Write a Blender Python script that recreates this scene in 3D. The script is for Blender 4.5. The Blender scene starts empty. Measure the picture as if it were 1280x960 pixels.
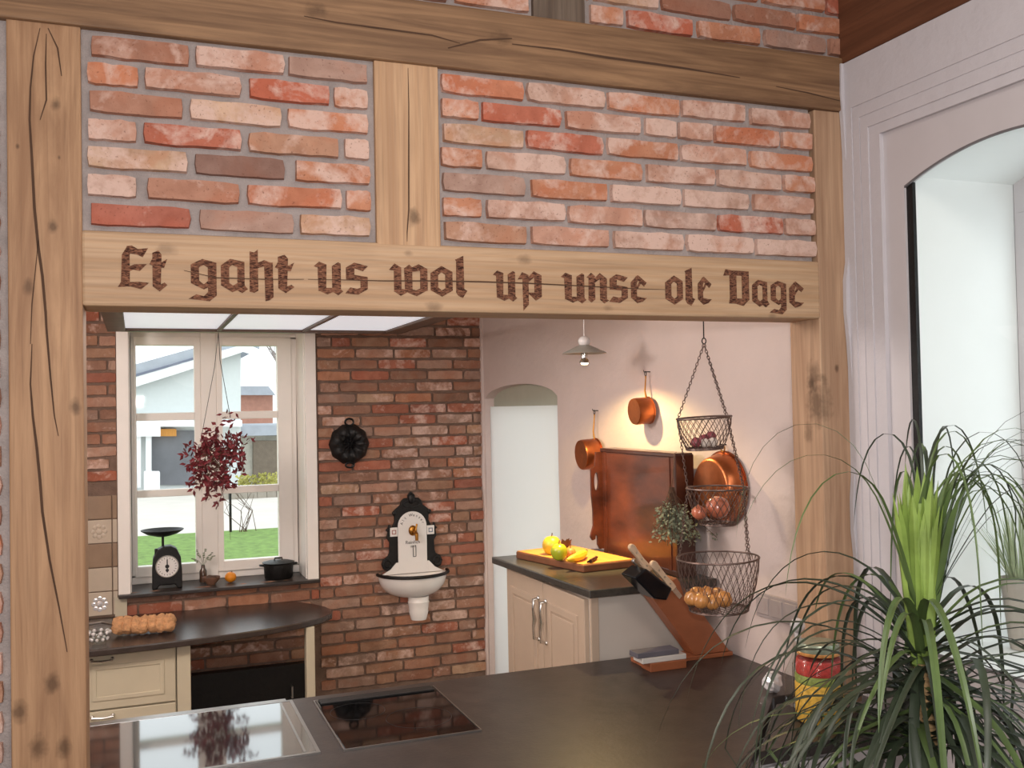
import bpy, bmesh, math, random
from mathutils import Vector, Matrix, noise
random.seed(7)
SC = bpy.context.scene
COL = SC.collection
PI = math.pi

# ------------------------------------------------------------------ camera
F = 1219.0                                   # focal length in pixels of a 1280 px wide frame
CAM = Vector((0.0, -2.5, 1.78))
_ay = Vector((-470.0, 38.0, F)).normalized()          # room depth axis seen in camera axes (x right, y down, z ahead)
_ax = Vector((3160.0, -33.0, F)); _ax = (_ax - _ay*_ax.dot(_ay)).normalized()
_az = _ax.cross(_ay)
if _az.y > 0: _az = -_az
MW = Matrix((_ax, _ay, _az))                          # camera axes -> world
cd = bpy.data.cameras.new('camera'); cam = bpy.data.objects.new('camera', cd); COL.objects.link(cam)
cd.sensor_width = 36.0; cd.lens = 36.0*F/1280.0; cd.clip_start = 0.05; cd.clip_end = 300
_r, _u, _b = MW @ Vector((1,0,0)), MW @ Vector((0,-1,0)), -(MW @ Vector((0,0,1)))
cam.matrix_world = Matrix(((_r.x,_u.x,_b.x,CAM.x),(_r.y,_u.y,_b.y,CAM.y),(_r.z,_u.z,_b.z,CAM.z),(0,0,0,1)))
SC.camera = cam

# ------------------------------------------------------------------ world, lights, exposure
w = bpy.data.worlds.new('overcast'); SC.world = w; w.use_nodes = True
bg = w.node_tree.nodes['Background']; bg.inputs[0].default_value = (0.93, 0.97, 1.0, 1); bg.inputs[1].default_value = 1.9
SC.view_settings.view_transform = 'Standard'
try: SC.view_settings.look = 'None'
except Exception: pass
SC.view_settings.gamma = 1.0; SC.view_settings.use_curve_mapping = False
SC.view_settings.exposure = 0.0

def area(name, loc, target, size, energy, color, sy=None):
    l = bpy.data.lights.new(name, 'AREA'); l.energy = energy; l.color = color; l.size = size
    if sy: l.shape = 'RECTANGLE'; l.size_y = sy
    o = bpy.data.objects.new(name, l); COL.objects.link(o); o.location = loc
    o.rotation_euler = (Vector(target)-Vector(loc)).to_track_quat('-Z', 'Y').to_euler()
    return o
area('front_room_fill', (-1.2, -3.9, 2.1), (0.9, 0.0, 1.9), 1.6, 38, (1.0, 0.955, 0.935), 1.6)  # added daylight-coloured fill, the rear wall behind it has no window
area('front_overhead_fill', (0.9, -2.0, 3.2), (0.9, -1.2, 0.0), 0.8, 20, (1.0, 0.93, 0.86))  # added overhead fill for the front room, no fixture belongs to it
kl = bpy.data.lights.new('kitchen_fill', 'POINT'); kl.energy = 17; kl.color = (1.0, 0.94, 0.88); kl.shadow_soft_size = 0.2  # added fill point that lifts the dim kitchen, hidden above the lintel line
ko = bpy.data.objects.new('kitchen_fill', kl); COL.objects.link(ko); ko.location = (0.45, 0.75, 2.2)
kl2 = bpy.data.lights.new('kitchen_left_fill', 'POINT'); kl2.energy = 72; kl2.color = (1.0, 0.91, 0.84); kl2.shadow_soft_size = 0.15  # added fill out of view on the left, brightens the far white wall
ko2 = bpy.data.objects.new('kitchen_left_fill', kl2); COL.objects.link(ko2); ko2.location = (-0.85, 0.8, 2.25)
area('camera_flash', (0.03, -2.5, 1.93), (0.9, 0.0, 1.9), 0.12, 30, (1.0, 0.97, 0.95))

# ------------------------------------------------------------------ helpers
def on(px, py, **k):
    """point seen at pixel px,py on the plane x=, y= or z= given"""
    d = MW @ Vector(((px-640)/F, (py-480)/F, 1.0))
    (a, v), = k.items(); i = 'xyz'.index(a)
    return CAM + d*((v-CAM[i])/d[i])

def s2l(c):
    c = c/255.0
    return c/12.92 if c <= 0.04045 else ((c+0.055)/1.055)**2.4
def rgb(r, g, b): return (s2l(r), s2l(g), s2l(b), 1)

def W(o):
    return (W(o.parent) @ o.matrix_parent_inverse @ o.matrix_basis) if o.parent else o.matrix_basis.copy()
def attach(o, p):
    o.parent = p; o.matrix_parent_inverse = W(p).inverted()

class MB:
    """collects shapes in world coordinates and links them as one mesh object"""
    def __init__(s): s.v = []; s.f = []
    def add(s, vs, fs):
        n = len(s.v); s.v += [tuple(p) for p in vs]; s.f += [tuple(i+n for i in f) for f in fs]; return s
    def box(s, x0, x1, y0, y1, z0, z1):
        return s.add([(x0,y0,z0),(x1,y0,z0),(x1,y1,z0),(x0,y1,z0),(x0,y0,z1),(x1,y0,z1),(x1,y1,z1),(x0,y1,z1)],
                     [(0,3,2,1),(4,5,6,7),(0,1,5,4),(1,2,6,5),(2,3,7,6),(3,0,4,7)])
    def obox(s, c, ax, ay, az):
        c, ax, ay, az = Vector(c), Vector(ax), Vector(ay), Vector(az)
        vs = [c+ax*i+ay*j+az*k for k in (-1,1) for j in (-1,1) for i in (-1,1)]
        return s.add(vs, [(0,2,3,1),(4,5,7,6),(0,1,5,4),(1,3,7,5),(3,2,6,7),(2,0,4,6)])
    def prism(s, poly, fn, d0, d1):
        n = len(poly)
        vs = [fn(a, b, d0) for a, b in poly] + [fn(a, b, d1) for a, b in poly]
        return s.add(vs, [tuple(range(n)), tuple(range(2*n-1, n-1, -1))] + [(i, (i+1) % n, n+(i+1) % n, n+i) for i in range(n)])
    def ring(s, outer, inner, fn, d0, d1):
        n = len(outer)
        vs = [fn(a, b, d) for d in (d0, d1) for l in (outer, inner) for a, b in l]
        fs = []
        for i in range(n):
            j = (i+1) % n
            fs += [(i, j, n+j, n+i), (2*n+i, 3*n+i, 3*n+j, 2*n+j), (i, 2*n+i, 2*n+j, j), (n+i, n+j, 3*n+j, 3*n+i)]
        return s.add(vs, fs)
    def tube(s, path, r, n=6, cap=True):
        path = [Vector(p) for p in path]; m = len(path)
        rs = r if isinstance(r, (list, tuple)) else [r]*m
        vs, fs = [], []
        up = None
        for i, p in enumerate(path):
            t = (path[min(i+1, m-1)]-path[max(i-1, 0)])
            t = t.normalized() if t.length > 1e-9 else Vector((0,0,1))
            if up is None: up = t.orthogonal().normalized()
            a = (up - t*up.dot(t)); a = a.normalized() if a.length > 1e-6 else t.orthogonal().normalized()
            up = a; b = t.cross(a)
            for k in range(n):
                q = 2*PI*k/n; vs.append(p + (a*math.cos(q)+b*math.sin(q))*rs[i])
        for i in range(m-1):
            for k in range(n):
                k2 = (k+1) % n; fs.append((i*n+k, i*n+k2, (i+1)*n+k2, (i+1)*n+k))
        if cap: fs += [tuple(range(n-1, -1, -1)), tuple(range((m-1)*n, m*n))]
        return s.add(vs, fs)
    def loop(s, pts, r, n=5):
        pts = list(pts); return s.tube(pts+[pts[0]], r, n, False)
    def lathe(s, prof, c, axis=(0,0,1), n=24, sx=1.0, sy=1.0, ref=None, caps=True):
        ax = Vector(axis).normalized()
        a = Vector(ref).normalized() if ref else ax.orthogonal().normalized()
        if abs(ax.z) > .99: a = Vector((1,0,0))
        b = ax.cross(a); c = Vector(c); vs, fs = [], []
        for r, h in prof:
            for k in range(n):
                q = 2*PI*k/n; vs.append(c + ax*h + a*(math.cos(q)*r*sx) + b*(math.sin(q)*r*sy))
        m = len(prof)
        for i in range(m-1):
            for k in range(n):
                k2 = (k+1) % n; fs.append((i*n+k, i*n+k2, (i+1)*n+k2, (i+1)*n+k))
        if caps and prof[0][0] > 1e-6: fs.append(tuple(range(n-1, -1, -1)))
        if caps and prof[-1][0] > 1e-6: fs.append(tuple(range((m-1)*n, m*n)))
        return s.add(vs, fs)
    def ball(s, c, r, n=12, m=8, sq=(1,1,1), warp=0.0):
        c = Vector(c); vs, fs = [], []
        for i in range(m+1):
            t = PI*i/m
            for k in range(n):
                q = 2*PI*k/n; d = Vector((math.sin(t)*math.cos(q), math.sin(t)*math.sin(q), math.cos(t)))
                rr = r*(1+warp*noise.noise(d*2+c*37)); vs.append(c+Vector((d.x*sq[0], d.y*sq[1], d.z*sq[2]))*rr)
        for i in range(m):
            for k in range(n):
                k2 = (k+1) % n; fs.append((i*n+k, (i+1)*n+k, (i+1)*n+k2, i*n+k2))
        return s.add(vs, fs)
    def build(s, name, mat, parent=None, smooth=False, bevel=0.0, seg=2, kind=None, recalc=True):
        me = bpy.data.meshes.new(name); me.from_pydata(s.v, [], s.f)
        bm = bmesh.new(); bm.from_mesh(me)
        bmesh.ops.remove_doubles(bm, verts=bm.verts, dist=1e-6)
        if recalc: bmesh.ops.recalc_face_normals(bm, faces=bm.faces)
        if bevel:
            es = [e for e in bm.edges if len(e.link_faces) == 2 and e.calc_face_angle(0) > 0.6]
            bmesh.ops.bevel(bm, geom=es, offset=bevel, segments=seg, profile=0.5, affect='EDGES', clamp_overlap=True)
        if smooth:
            for f in bm.faces: f.smooth = True
            for e in bm.edges:
                if len(e.link_faces) == 2 and e.calc_face_angle(0) > 0.75: e.smooth = False
        bm.to_mesh(me); bm.free()
        if mat: me.materials.append(mat)
        o = bpy.data.objects.new(name, me); COL.objects.link(o)
        if parent: attach(o, parent)
        if kind: o['kind'] = kind
        return o

def tag(o, label, cat, group=None):
    o['label'] = label; o['category'] = cat
    if group: o['group'] = group
    return o
def thing(name, label, cat, loc, group=None):
    o = bpy.data.objects.new(name, None); COL.objects.link(o); o.location = loc; o.empty_display_size = 0.05
    return tag(o, label, cat, group)
def lab(o, text): o['label'] = text; return o
def struct(o): o['kind'] = 'structure'; return o
def dup(root, loc, label, group=None):
    r = root.copy(); COL.objects.link(r); r.location = loc; r['label'] = label
    if group: r['group'] = group
    for ch in list(root.children):
        c = ch.copy(); COL.objects.link(c); c.parent = r
        for g in ch.children:
            d = g.copy(); COL.objects.link(d); d.parent = c
    return r

# ------------------------------------------------------------------ materials
def nt(name):
    m = bpy.data.materials.new(name); m.use_nodes = True
    t = m.node_tree; return m, t, t.nodes['Principled BSDF'], t.nodes, t.links
def setp(b, col=None, rough=None, metal=None, spec=None, coat=None):
    if col is not None: b.inputs['Base Color'].default_value = col
    if rough is not None: b.inputs['Roughness'].default_value = rough
    if metal is not None: b.inputs['Metallic'].default_value = metal
    if spec is not None: b.inputs['Specular IOR Level'].default_value = spec
    if coat is not None: b.inputs['Coat Weight'].default_value = coat; b.inputs['Coat Roughness'].default_value = 0.05
def mth(N, L, op, a, b=None, c=None, clamp=False):
    n = N.new('ShaderNodeMath'); n.operation = op; n.use_clamp = clamp
    for i, x in enumerate((a, b, c)):
        if x is None: continue
        if isinstance(x, (int, float)): n.inputs[i].default_value = x
        else: L.new(x, n.inputs[i])
    return n.outputs[0]
def mixc(N, L, fac, a, b, blend='MIX'):
    n = N.new('ShaderNodeMix'); n.data_type = 'RGBA'; n.blend_type = blend
    for s_, x in ((n.inputs[0], fac), (n.inputs[6], a), (n.inputs[7], b)):
        if isinstance(x, (int, float, tuple)): s_.default_value = x
        else: L.new(x, s_)
    return n.outputs[2]
def ramp(N, L, x, a, b):
    n = N.new('ShaderNodeMapRange'); n.clamp = True
    n.inputs[1].default_value = a; n.inputs[2].default_value = b; L.new(x, n.inputs[0]); return n.outputs[0]
def nz(N, L, vec, scale, detail=4, dist=0.0, rough=0.55):
    n = N.new('ShaderNodeTexNoise'); n.inputs['Scale'].default_value = scale; n.inputs['Detail'].default_value = detail
    n.inputs['Distortion'].default_value = dist; n.inputs['Roughness'].default_value = rough
    if vec is not None: L.new(vec, n.inputs['Vector'])
    return n.outputs[0]
def pos(N): return N.new('ShaderNodeNewGeometry').outputs['Position']
def objc(N): return N.new('ShaderNodeTexCoord').outputs['Object']
def vmap(N, L, vec, scale):
    n = N.new('ShaderNodeMapping'); n.inputs['Scale'].default_value = scale; L.new(vec, n.inputs['Vector']); return n.outputs[0]
def bump(N, L, B, h, strength, dist=0.01):
    n = N.new('ShaderNodeBump'); n.inputs['Strength'].default_value = strength; n.inputs['Distance'].default_value = dist
    L.new(h, n.inputs['Height']); L.new(n.outputs[0], B.inputs['Normal'])

def plain(name, col, rough=0.5, metal=0.0, var=0.12, scale=9.0, bmp=0.0, bscale=80.0, spec=None, coat=None, stretch=None):
    m, t, b, N, L = nt(name); setp(b, None, rough, metal, spec, coat)
    v = objc(N)
    if stretch: v = vmap(N, L, v, stretch)
    n = nz(N, L, v, scale, 5)
    d = tuple(c*(1-var) for c in col[:3])+(1,); e = tuple(min(1, c*(1+var)) for c in col[:3])+(1,)
    L.new(mixc(N, L, ramp(N, L, n, .3, .7), d, e), b.inputs['Base Color'])
    if bmp: bump(N, L, b, nz(N, L, v, bscale, 4), bmp)
    return m

def wood(name, c1, c2, axis, cdark=None, knots=(), rough=0.62, coat=0.0, grain=16.0, wav=.2):
    m, t, b, N, L = nt(name); setp(b, None, rough, 0, 0.35, coat)
    p = pos(N)
    sc = [grain]*3; sc['xyz'.index(axis)] = 0.9
    v = vmap(N, L, p, tuple(sc)); n1 = nz(N, L, v, 1.0, 8, 1.6, .62)
    wv = N.new('ShaderNodeTexWave'); wv.wave_type = 'BANDS'; wv.bands_direction = 'X' if axis != 'x' else 'Z'
    wv.inputs['Scale'].default_value = 1.1; wv.inputs['Distortion'].default_value = 11.0; wv.inputs['Detail'].default_value = 3.0
    wv.inputs['Detail Scale'].default_value = .8
    sw = [grain*0.9]*3; sw['xyz'.index(axis)] = 0.55
    L.new(vmap(N, L, p, tuple(sw)), wv.inputs['Vector'])
    sf = [170.0]*3; sf['xyz'.index(axis)] = 4.0
    n2 = nz(N, L, vmap(N, L, p, tuple(sf)), 1.0, 3)
    n3 = nz(N, L, p, 2.3, 3)
    c = mixc(N, L, ramp(N, L, n1, .36, .64), c1, c2)
    c = mixc(N, L, mth(N, L, 'MULTIPLY', ramp(N, L, wv.outputs['Fac'], .35, 1.0), wav), c, cdark or tuple(x*.62 for x in c1[:3])+(1,))
    c = mixc(N, L, mth(N, L, 'MULTIPLY', ramp(N, L, n2, .52, .75), 0.35), c, tuple(x*.5 for x in c1[:3])+(1,))
    c = mixc(N, L, mth(N, L, 'MULTIPLY', ramp(N, L, n3, .55, .75), 0.35), c, tuple(x*.72 for x in c1[:3])+(1,))
    for (kp, kr, kd) in knots:
        ks = [1.0]*3; ks['xyz'.index(axis)] = 0.62
        mp = N.new('ShaderNodeMapping'); mp.inputs['Location'].default_value = tuple(-kp[i]*ks[i] for i in range(3)); mp.inputs['Scale'].default_value = ks
        L.new(p, mp.inputs['Vector'])
        ln = N.new('ShaderNodeVectorMath'); ln.operation = 'LENGTH'; L.new(mp.outputs[0], ln.inputs[0])
        dd = mth(N, L, 'ADD', ln.outputs['Value'], mth(N, L, 'MULTIPLY', mth(N, L, 'SUBTRACT', nz(N, L, p, 40, 3), .5), kr*1.3))
        f = mth(N, L, 'SUBTRACT', 1.0, ramp(N, L, dd, kr*0.35, kr*1.25))
        c = mixc(N, L, mth(N, L, 'MULTIPLY', f, kd*.75), c, rgb(58, 36, 20))
    L.new(c, b.inputs['Base Color'])
    bump(N, L, b, mth(N, L, 'ADD', n1, mth(N, L, 'MULTIPLY', n2, .6)), 0.25, 0.004)
    return m

def brick_mat(name, lime):
    m, t, b, N, L = nt(name); setp(b, None, 0.85, 0, 0.2)
    p = pos(N); oi = N.new('ShaderNodeObjectInfo')
    n1 = nz(N, L, p, 14, 6, 0.4); n2 = nz(N, L, p, 60, 5); n3 = nz(N, L, p, 9, 4, 1.0); n4 = nz(N, L, p, 150, 3)
    n5 = nz(N, L, p, 7, 3, .6)
    base = mixc(N, L, ramp(N, L, n1, .35, .68), mixc(N, L, 1.0, oi.outputs['Color'], (0.80, 0.72, 0.68, 1), 'MULTIPLY'), mixc(N, L, 1.0, oi.outputs['Color'], (1.10, 1.08, 1.06, 1), 'MULTIPLY'))
    amt = mth(N, L, 'SUBTRACT', mth(N, L, 'ADD', n3, mth(N, L, 'MULTIPLY', n2, .35)), mth(N, L, 'SUBTRACT', 1.02, mth(N, L, 'MULTIPLY', oi.outputs['Alpha'], .6)))
    base = mixc(N, L, mth(N, L, 'MULTIPLY', ramp(N, L, n5, .48, .62), .55), base, mixc(N, L, 1.0, oi.outputs['Color'], (0.96, 0.70, 0.58, 1), 'MULTIPLY'))
    f = mth(N, L, 'MULTIPLY', ramp(N, L, amt, 0.0, 0.22), lime)
    c = mixc(N, L, f, base, rgb(214, 182, 168))
    c = mixc(N, L, mth(N, L, 'MULTIPLY', ramp(N, L, n4, .62, .72), .5), c, rgb(90, 50, 36))
    L.new(c, b.inputs['Base Color'])
    bump(N, L, b, mth(N, L, 'ADD', n2, mth(N, L, 'MULTIPLY', n1, .8)), 0.5, 0.006)
    return m

def glass(name, tint=(1, 1, 1, 1), ior=1.45, rough=0.0):
    m, t, b, N, L = nt(name); N.remove(b)
    tr = N.new('ShaderNodeBsdfTransparent'); tr.inputs[0].default_value = tint
    gl = N.new('ShaderNodeBsdfGlossy'); gl.inputs['Roughness'].default_value = rough
    fr = N.new('ShaderNodeFresnel'); bf = N.new('ShaderNodeNewGeometry').outputs['Backfacing']
    L.new(mth(N, L, 'ADD', mth(N, L, 'MULTIPLY', bf, 1/ior-ior), ior), fr.inputs[0])
    mx = N.new('ShaderNodeMixShader'); L.new(fr.outputs[0], mx.inputs[0]); L.new(tr.outputs[0], mx.inputs[1]); L.new(gl.outputs[0], mx.inputs[2])
    L.new(mx.outputs[0], N['Material Output'].inputs['Surface'])
    return m
def emit(name, col, s):
    m, t, b, N, L = nt(name); setp(b, col, .4); b.inputs['Emission Color'].default_value = col; b.inputs['Emission Strength'].default_value = s
    return m

M = {}
M['brick'] = brick_mat('old_brick', 0.85)
M['mortar'] = plain('grey_mortar', rgb(158, 147, 143), .95, var=.14, scale=16, bmp=.6, bscale=110)
M['mortar_back'] = plain('brown_mortar', rgb(122, 99, 86), .95, var=.18, scale=14, bmp=.6, bscale=110)
M['plaster'] = plain('pinkish_lime_plaster', rgb(212, 195, 189), .9, var=.06, scale=2.2, bmp=.3, bscale=26)
M['plaster_white'] = plain('white_plaster', rgb(202, 197, 201), .9, var=.03, scale=3.5, bmp=.35, bscale=18)
M['white_paint'] = plain('white_paint', rgb(204, 198, 200), .5, var=.02)
M['white_frame'] = plain('window_paint', rgb(244, 237, 230), .45, var=.02)
M['white_bright'] = plain('bright_white_paint', rgb(240, 243, 242), .6, var=.01)
m, t, b, N, L = nt('frosted_door_glass'); N.remove(b)
_tl = N.new('ShaderNodeBsdfTranslucent'); _tl.inputs[0].default_value = (.90, .90, .88, 1); _df = N.new('ShaderNodeBsdfDiffuse'); _df.inputs[0].default_value = (.88, .88, .86, 1)
_mx = N.new('ShaderNodeMixShader'); _mx.inputs[0].default_value = .45; L.new(_tl.outputs[0], _mx.inputs[1]); L.new(_df.outputs[0], _mx.inputs[2]); L.new(_mx.outputs[0], N['Material Output'].inputs['Surface'])
M['door_white'] = m
M['grey_green'] = plain('grey_green_plaster', rgb(176, 176, 160), .8, var=.04)
M['floor'] = plain('stone_floor', rgb(120, 104, 90), .6, var=.15)
M['ceiling'] = plain('ceiling_paint', rgb(205, 198, 190), .9, var=.03)
M['slate'] = plain('dark_slate_top', rgb(53, 45, 42), .38, var=.28, scale=20, bmp=.06, bscale=90)
M['stone'] = plain('dark_granite_top', rgb(64, 60, 55), .3, var=.3, scale=60)
M['black_glass'] = plain('black_ceramic_glass', rgb(9, 9, 10), .04, var=.0, spec=.6)
M['mirror_glass'] = plain('silvery_black_glass', rgb(30, 31, 33), .05, var=0, spec=1.0, coat=1.0)
M['steel'] = plain('brushed_steel', rgb(176, 173, 170), .32, 1.0, .06)
M['chrome'] = plain('chrome', rgb(225, 224, 222), .25, 1.0, .02)
M['copper'] = plain('copper', rgb(184, 108, 68), .36, 1.0, .22, 14)
M['copper_dark'] = plain('aged_copper', rgb(150, 82, 54), .3, 1.0, .3, 9)
M['iron'] = plain('black_iron', rgb(26, 24, 24), .5, .3, .2, 40, .2)
M['wire'] = plain('dark_wire', rgb(112, 94, 88), .45, .7, .15)
M['cream'] = plain('cream_lacquer', rgb(196, 186, 164), .45, var=.03)
M['greige'] = plain('greige_lacquer', rgb(186, 164, 144), .5, var=.03)
M['panel_grey'] = plain('pale_end_panel', rgb(196, 186, 176), .5, var=.02)
M['mahogany'] = plain('polished_red_brown', rgb(98, 50, 32), .34, .2, .5, 4, .05, 40, coat=.25, stretch=(2, 1, 3))
M['mahogany_dark'] = plain('dark_red_brown', rgb(66, 34, 24), .3, .1, .3, 6, coat=.3)
M['board_wood'] = plain('board_wood', rgb(214, 150, 70), .55, var=.12, scale=6, stretch=(12, 1, 1))
M['board_edge'] = plain('board_edge_wood', rgb(120, 74, 48), .6, var=.2, scale=14)
M['block_wood'] = plain('cherry_wood', rgb(144, 84, 54), .4, var=.2, scale=5, stretch=(1, 12, 2))
M['handle_wood'] = plain('pale_handle_wood', rgb(196, 168, 140), .6, var=.12, scale=20)
M['black_plastic'] = plain('black_plastic', rgb(14, 15, 20), .18, var=0)
M['enamel'] = plain('white_enamel', rgb(236, 231, 228), .18, var=.02, coat=.5)
M['ink'] = plain('dark_ink', rgb(34, 30, 32), .6, var=0)
M['brass'] = plain('brass', rgb(176, 124, 58), .35, 1.0, .1)
M['tile_cream'] = plain('cream_glazed_tile', rgb(196, 180, 162), .1, var=.06, scale=12, coat=.6, bmp=.05, bscale=14)
M['tile_tan'] = plain('tan_glazed_tile', rgb(152, 128, 108), .1, var=.08, scale=12, coat=.6, bmp=.05, bscale=14)
M['grout'] = plain('grout', rgb(120, 100, 86), .9)
M['dark_red'] = plain('dark_red_leaf', rgb(116, 40, 46), .5, var=.35, scale=30)
M['twig'] = plain('brown_twig', rgb(92, 66, 50), .8, var=.2)
M['herb'] = plain('dried_herb', rgb(132, 138, 114), .8, var=.25, scale=40)
M['onion'] = plain('onion_skin', rgb(192, 132, 74), .3, var=.3, scale=26, coat=.3, stretch=(3, 3, .6))
M['onion_red'] = plain('red_onion_skin', rgb(182, 104, 78), .22, var=.3, scale=22, coat=.5, stretch=(3, 3, .6))
M['garlic'] = plain('garlic_skin', rgb(214, 200, 190), .6, var=.1, scale=30)
M['shallot'] = plain('shallot_skin', rgb(142, 70, 78), .4, var=.25, scale=30)
M['apple'] = plain('green_apple', rgb(164, 172, 40), .3, var=.15, scale=20)
M['quince'] = plain('yellow_quince', rgb(222, 176, 48), .4, var=.12, scale=18)
M['banana'] = plain('banana_skin', rgb(232, 190, 48), .45, var=.1, scale=20)
M['dry_leaf'] = plain('dry_leaf', rgb(118, 74, 48), .8, var=.3, scale=40)
M['orange'] = plain('orange_peel', rgb(226, 140, 30), .45, var=.1, bmp=.2, bscale=200)
M['clay'] = plain('brown_clay', rgb(118, 84, 66), .7, var=.15, scale=20)
M['bottle'] = plain('brown_bottle_glass', rgb(74, 52, 40), .15, var=.05, coat=.5)
M['wool'] = plain('tan_wool', rgb(206, 154, 110), .95, var=.25, scale=50, bmp=1.0, bscale=130)
M['leaf'] = plain('palm_leaf', rgb(52, 62, 46), .42, var=.25, scale=14)
M['leaf_light'] = plain('young_palm_leaf', rgb(132, 156, 74), .5, var=.32, scale=10)
M['leaf_mid'] = plain('mid_palm_leaf', rgb(84, 104, 58), .42, var=.25, scale=10)
M['bark'] = plain('pale_bark', rgb(176, 142, 100), .9, var=.25, scale=40, bmp=.8, bscale=40, stretch=(1, 1, 4))
M['terracotta'] = plain('pot_grey', rgb(168, 160, 150), .7, var=.08)
M['soil'] = plain('soil', rgb(50, 38, 30), .95, var=.2, scale=60)
M['grass_plant'] = plain('silvery_grass', rgb(158, 170, 136), .6, var=.2, scale=30)
M['grass'] = plain('lawn', rgb(112, 142, 68), .9, var=.3, scale=9, bmp=.5, bscale=60)
M['road'] = plain('pale_road', rgb(206, 200, 192), .9, var=.05, scale=2)
M['house_white'] = plain('white_render', rgb(214, 220, 220), .9, var=.02)
M['roof_grey'] = plain('grey_roof', rgb(168, 174, 184), .7, var=.08, scale=4)
M['fascia'] = plain('white_board', rgb(238, 240, 242), .6, var=.01)
M['dark_opening'] = plain('grey_glazing', rgb(116, 118, 124), .4, var=.2, scale=1.4)
M['brown_door'] = plain('grey_brown_gate', rgb(118, 106, 92), .7, var=.12)
M['red_brick'] = plain('red_brick_far', rgb(176, 130, 114), .9, var=.12, scale=6)
M['fence_grey'] = plain('grey_fence', rgb(158, 150, 138), .8, var=.1)
M['flower'] = plain('flowers', rgb(164, 160, 84), .8, var=.6, scale=40)
M['window_glass'] = glass('window_glass', (.97, .985, .98, 1), 1.10)
M['jar_glass'] = glass('jar_glass', (.95, .97, .96, 1), 1.5)
M['crystal'] = plain('cut_crystal', rgb(228, 224, 226), .08, .35, .1, 60)
M['pasta_red'] = plain('red_pasta', rgb(186, 58, 52), .7, var=.3, scale=90)
M['pasta_yellow'] = plain('yellow_pasta', rgb(222, 172, 64), .7, var=.3, scale=90)
M['pasta_green'] = plain('green_pasta', rgb(140, 150, 76), .7, var=.3, scale=90)
M['frost'] = None
M['dark_wood'] = plain('dark_rim_wood', rgb(98, 74, 60), .5, var=.2, scale=10)
M['frost'] = emit('frosted_light_panel', (.84, .86, .92, 1), .58)
M['bulb'] = emit('warm_bulb', (1.0, .80, .45, 1), 14.0)
M['shade'] = plain('grey_enamel_shade', rgb(150, 146, 138), .35, var=.06)
M['porcelain'] = plain('porcelain', rgb(226, 220, 218), .2, var=0)
M['stone_grey'] = plain('grey_whetstone', rgb(92, 88, 96), .7, var=.1)
M['stone_pale'] = plain('pale_whetstone', rgb(196, 190, 184), .7, var=.08)
M['switch'] = plain('switch_plastic', rgb(172, 160, 158), .35, var=.01)
M['letter'] = None

# ------------------------------------------------------------------ rooms: floor, ceilings, side walls
struct(MB().box(-3.0, 2.6, -4.6, 3.7, -.06, 0).build('floor', M['floor']))
c1 = struct(MB().box(-3.0, 2.9, -4.6, .15, 3.3, 3.4).build('ceiling', M['ceiling']))
c2 = struct(MB().box(-1.7, 2.45, .15, 3.6, 2.46, 2.56).build('ceiling', M['ceiling']))
struct(MB().box(-3.1, -3.0, -4.6, .15, 0, 3.3).build('wall_left', M['plaster_white']))
struct(MB().box(-3.1, 2.9, -4.7, -4.6, 0, 3.3).build('wall_rear', M['plaster_white']))
struct(MB().box(-1.7, -1.6, .15, 3.18, 0, 2.46).build('wall_kitchen_left', M['plaster']))

# ------------------------------------------------------------------ timber partition
wp = struct(MB().box(-.114, .593, .013, .14, 2.218, 2.70).box(.768, 1.99, .013, .14, 2.218, 2.70)
     .box(-3.0, 1.05, .013, .14, 2.872, 3.3).box(1.21, 2.12, .013, .14, 2.872, 3.3)
     .box(-3.0, -.272, .013, .14, 0, 2.70).build('wall_partition', M['mortar']))
kz = lambda px, py, r, d=.85: (tuple(on(px, py, y=0)), r, d)
wood_post = wood('old_fir_post', rgb(152, 114, 84), rgb(190, 150, 114), 'z', rgb(132, 92, 62),
    [kz(70,131,.010), kz(66,283,.010), kz(94,508,.013), kz(36,358,.012,.7), kz(65,855,.016), kz(25,890,.016), kz(48,935,.018), kz(80,935,.016), kz(22,183,.004), kz(74,197,.004)], grain=11, wav=.22)
wood_stud = wood('pine_stud', rgb(176, 138, 106), rgb(204, 166, 130), 'z', rgb(174, 126, 84), [kz(517,272,.016), kz(511,317,.007)])
wood_lintel = wood('pale_lintel', rgb(172, 139, 108), rgb(196, 163, 131), 'x', rgb(186, 138, 92),
    [kz(542,384,.014,.6), kz(655,325,.014,.5), kz(510,317,.008,.5), kz(208,312,.016,.45), kz(760,385,.010,.4), kz(965,395,.009,.4)], grain=18)
wood_upper = wood('brown_old_beam', rgb(116, 86, 62), rgb(156, 120, 88), 'x', rgb(90, 60, 40), [kz(395,15,.02,.8), kz(625,50,.022,.7), kz(838,52,.005,.9)], grain=17)
wood_right = wood('right_post_fir', rgb(164, 130, 104), rgb(194, 160, 130), 'z', rgb(148, 108, 80),
    [(tuple(on(1020,505,x=2.0)), .045, .85), (tuple(on(1016,470,x=2.0)), .03, .7), (tuple(on(1010,540,x=2.0)), .02, .6), (tuple(on(1012,480,x=2.0)), .018, .7), kz(1046,460,.008), kz(1030,475,.012,.6)], grain=15)
wood_ceil = wood('dark_red_beam', rgb(96, 58, 38), rgb(120, 76, 52), 'y', rgb(60, 34, 22))
wood_grey = wood('grey_stud', rgb(96, 80, 68), rgb(122, 106, 92), 'z', rgb(62, 52, 46))
dark_gap = plain('wood_crack', rgb(78, 54, 38), .9, var=.2)

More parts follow.
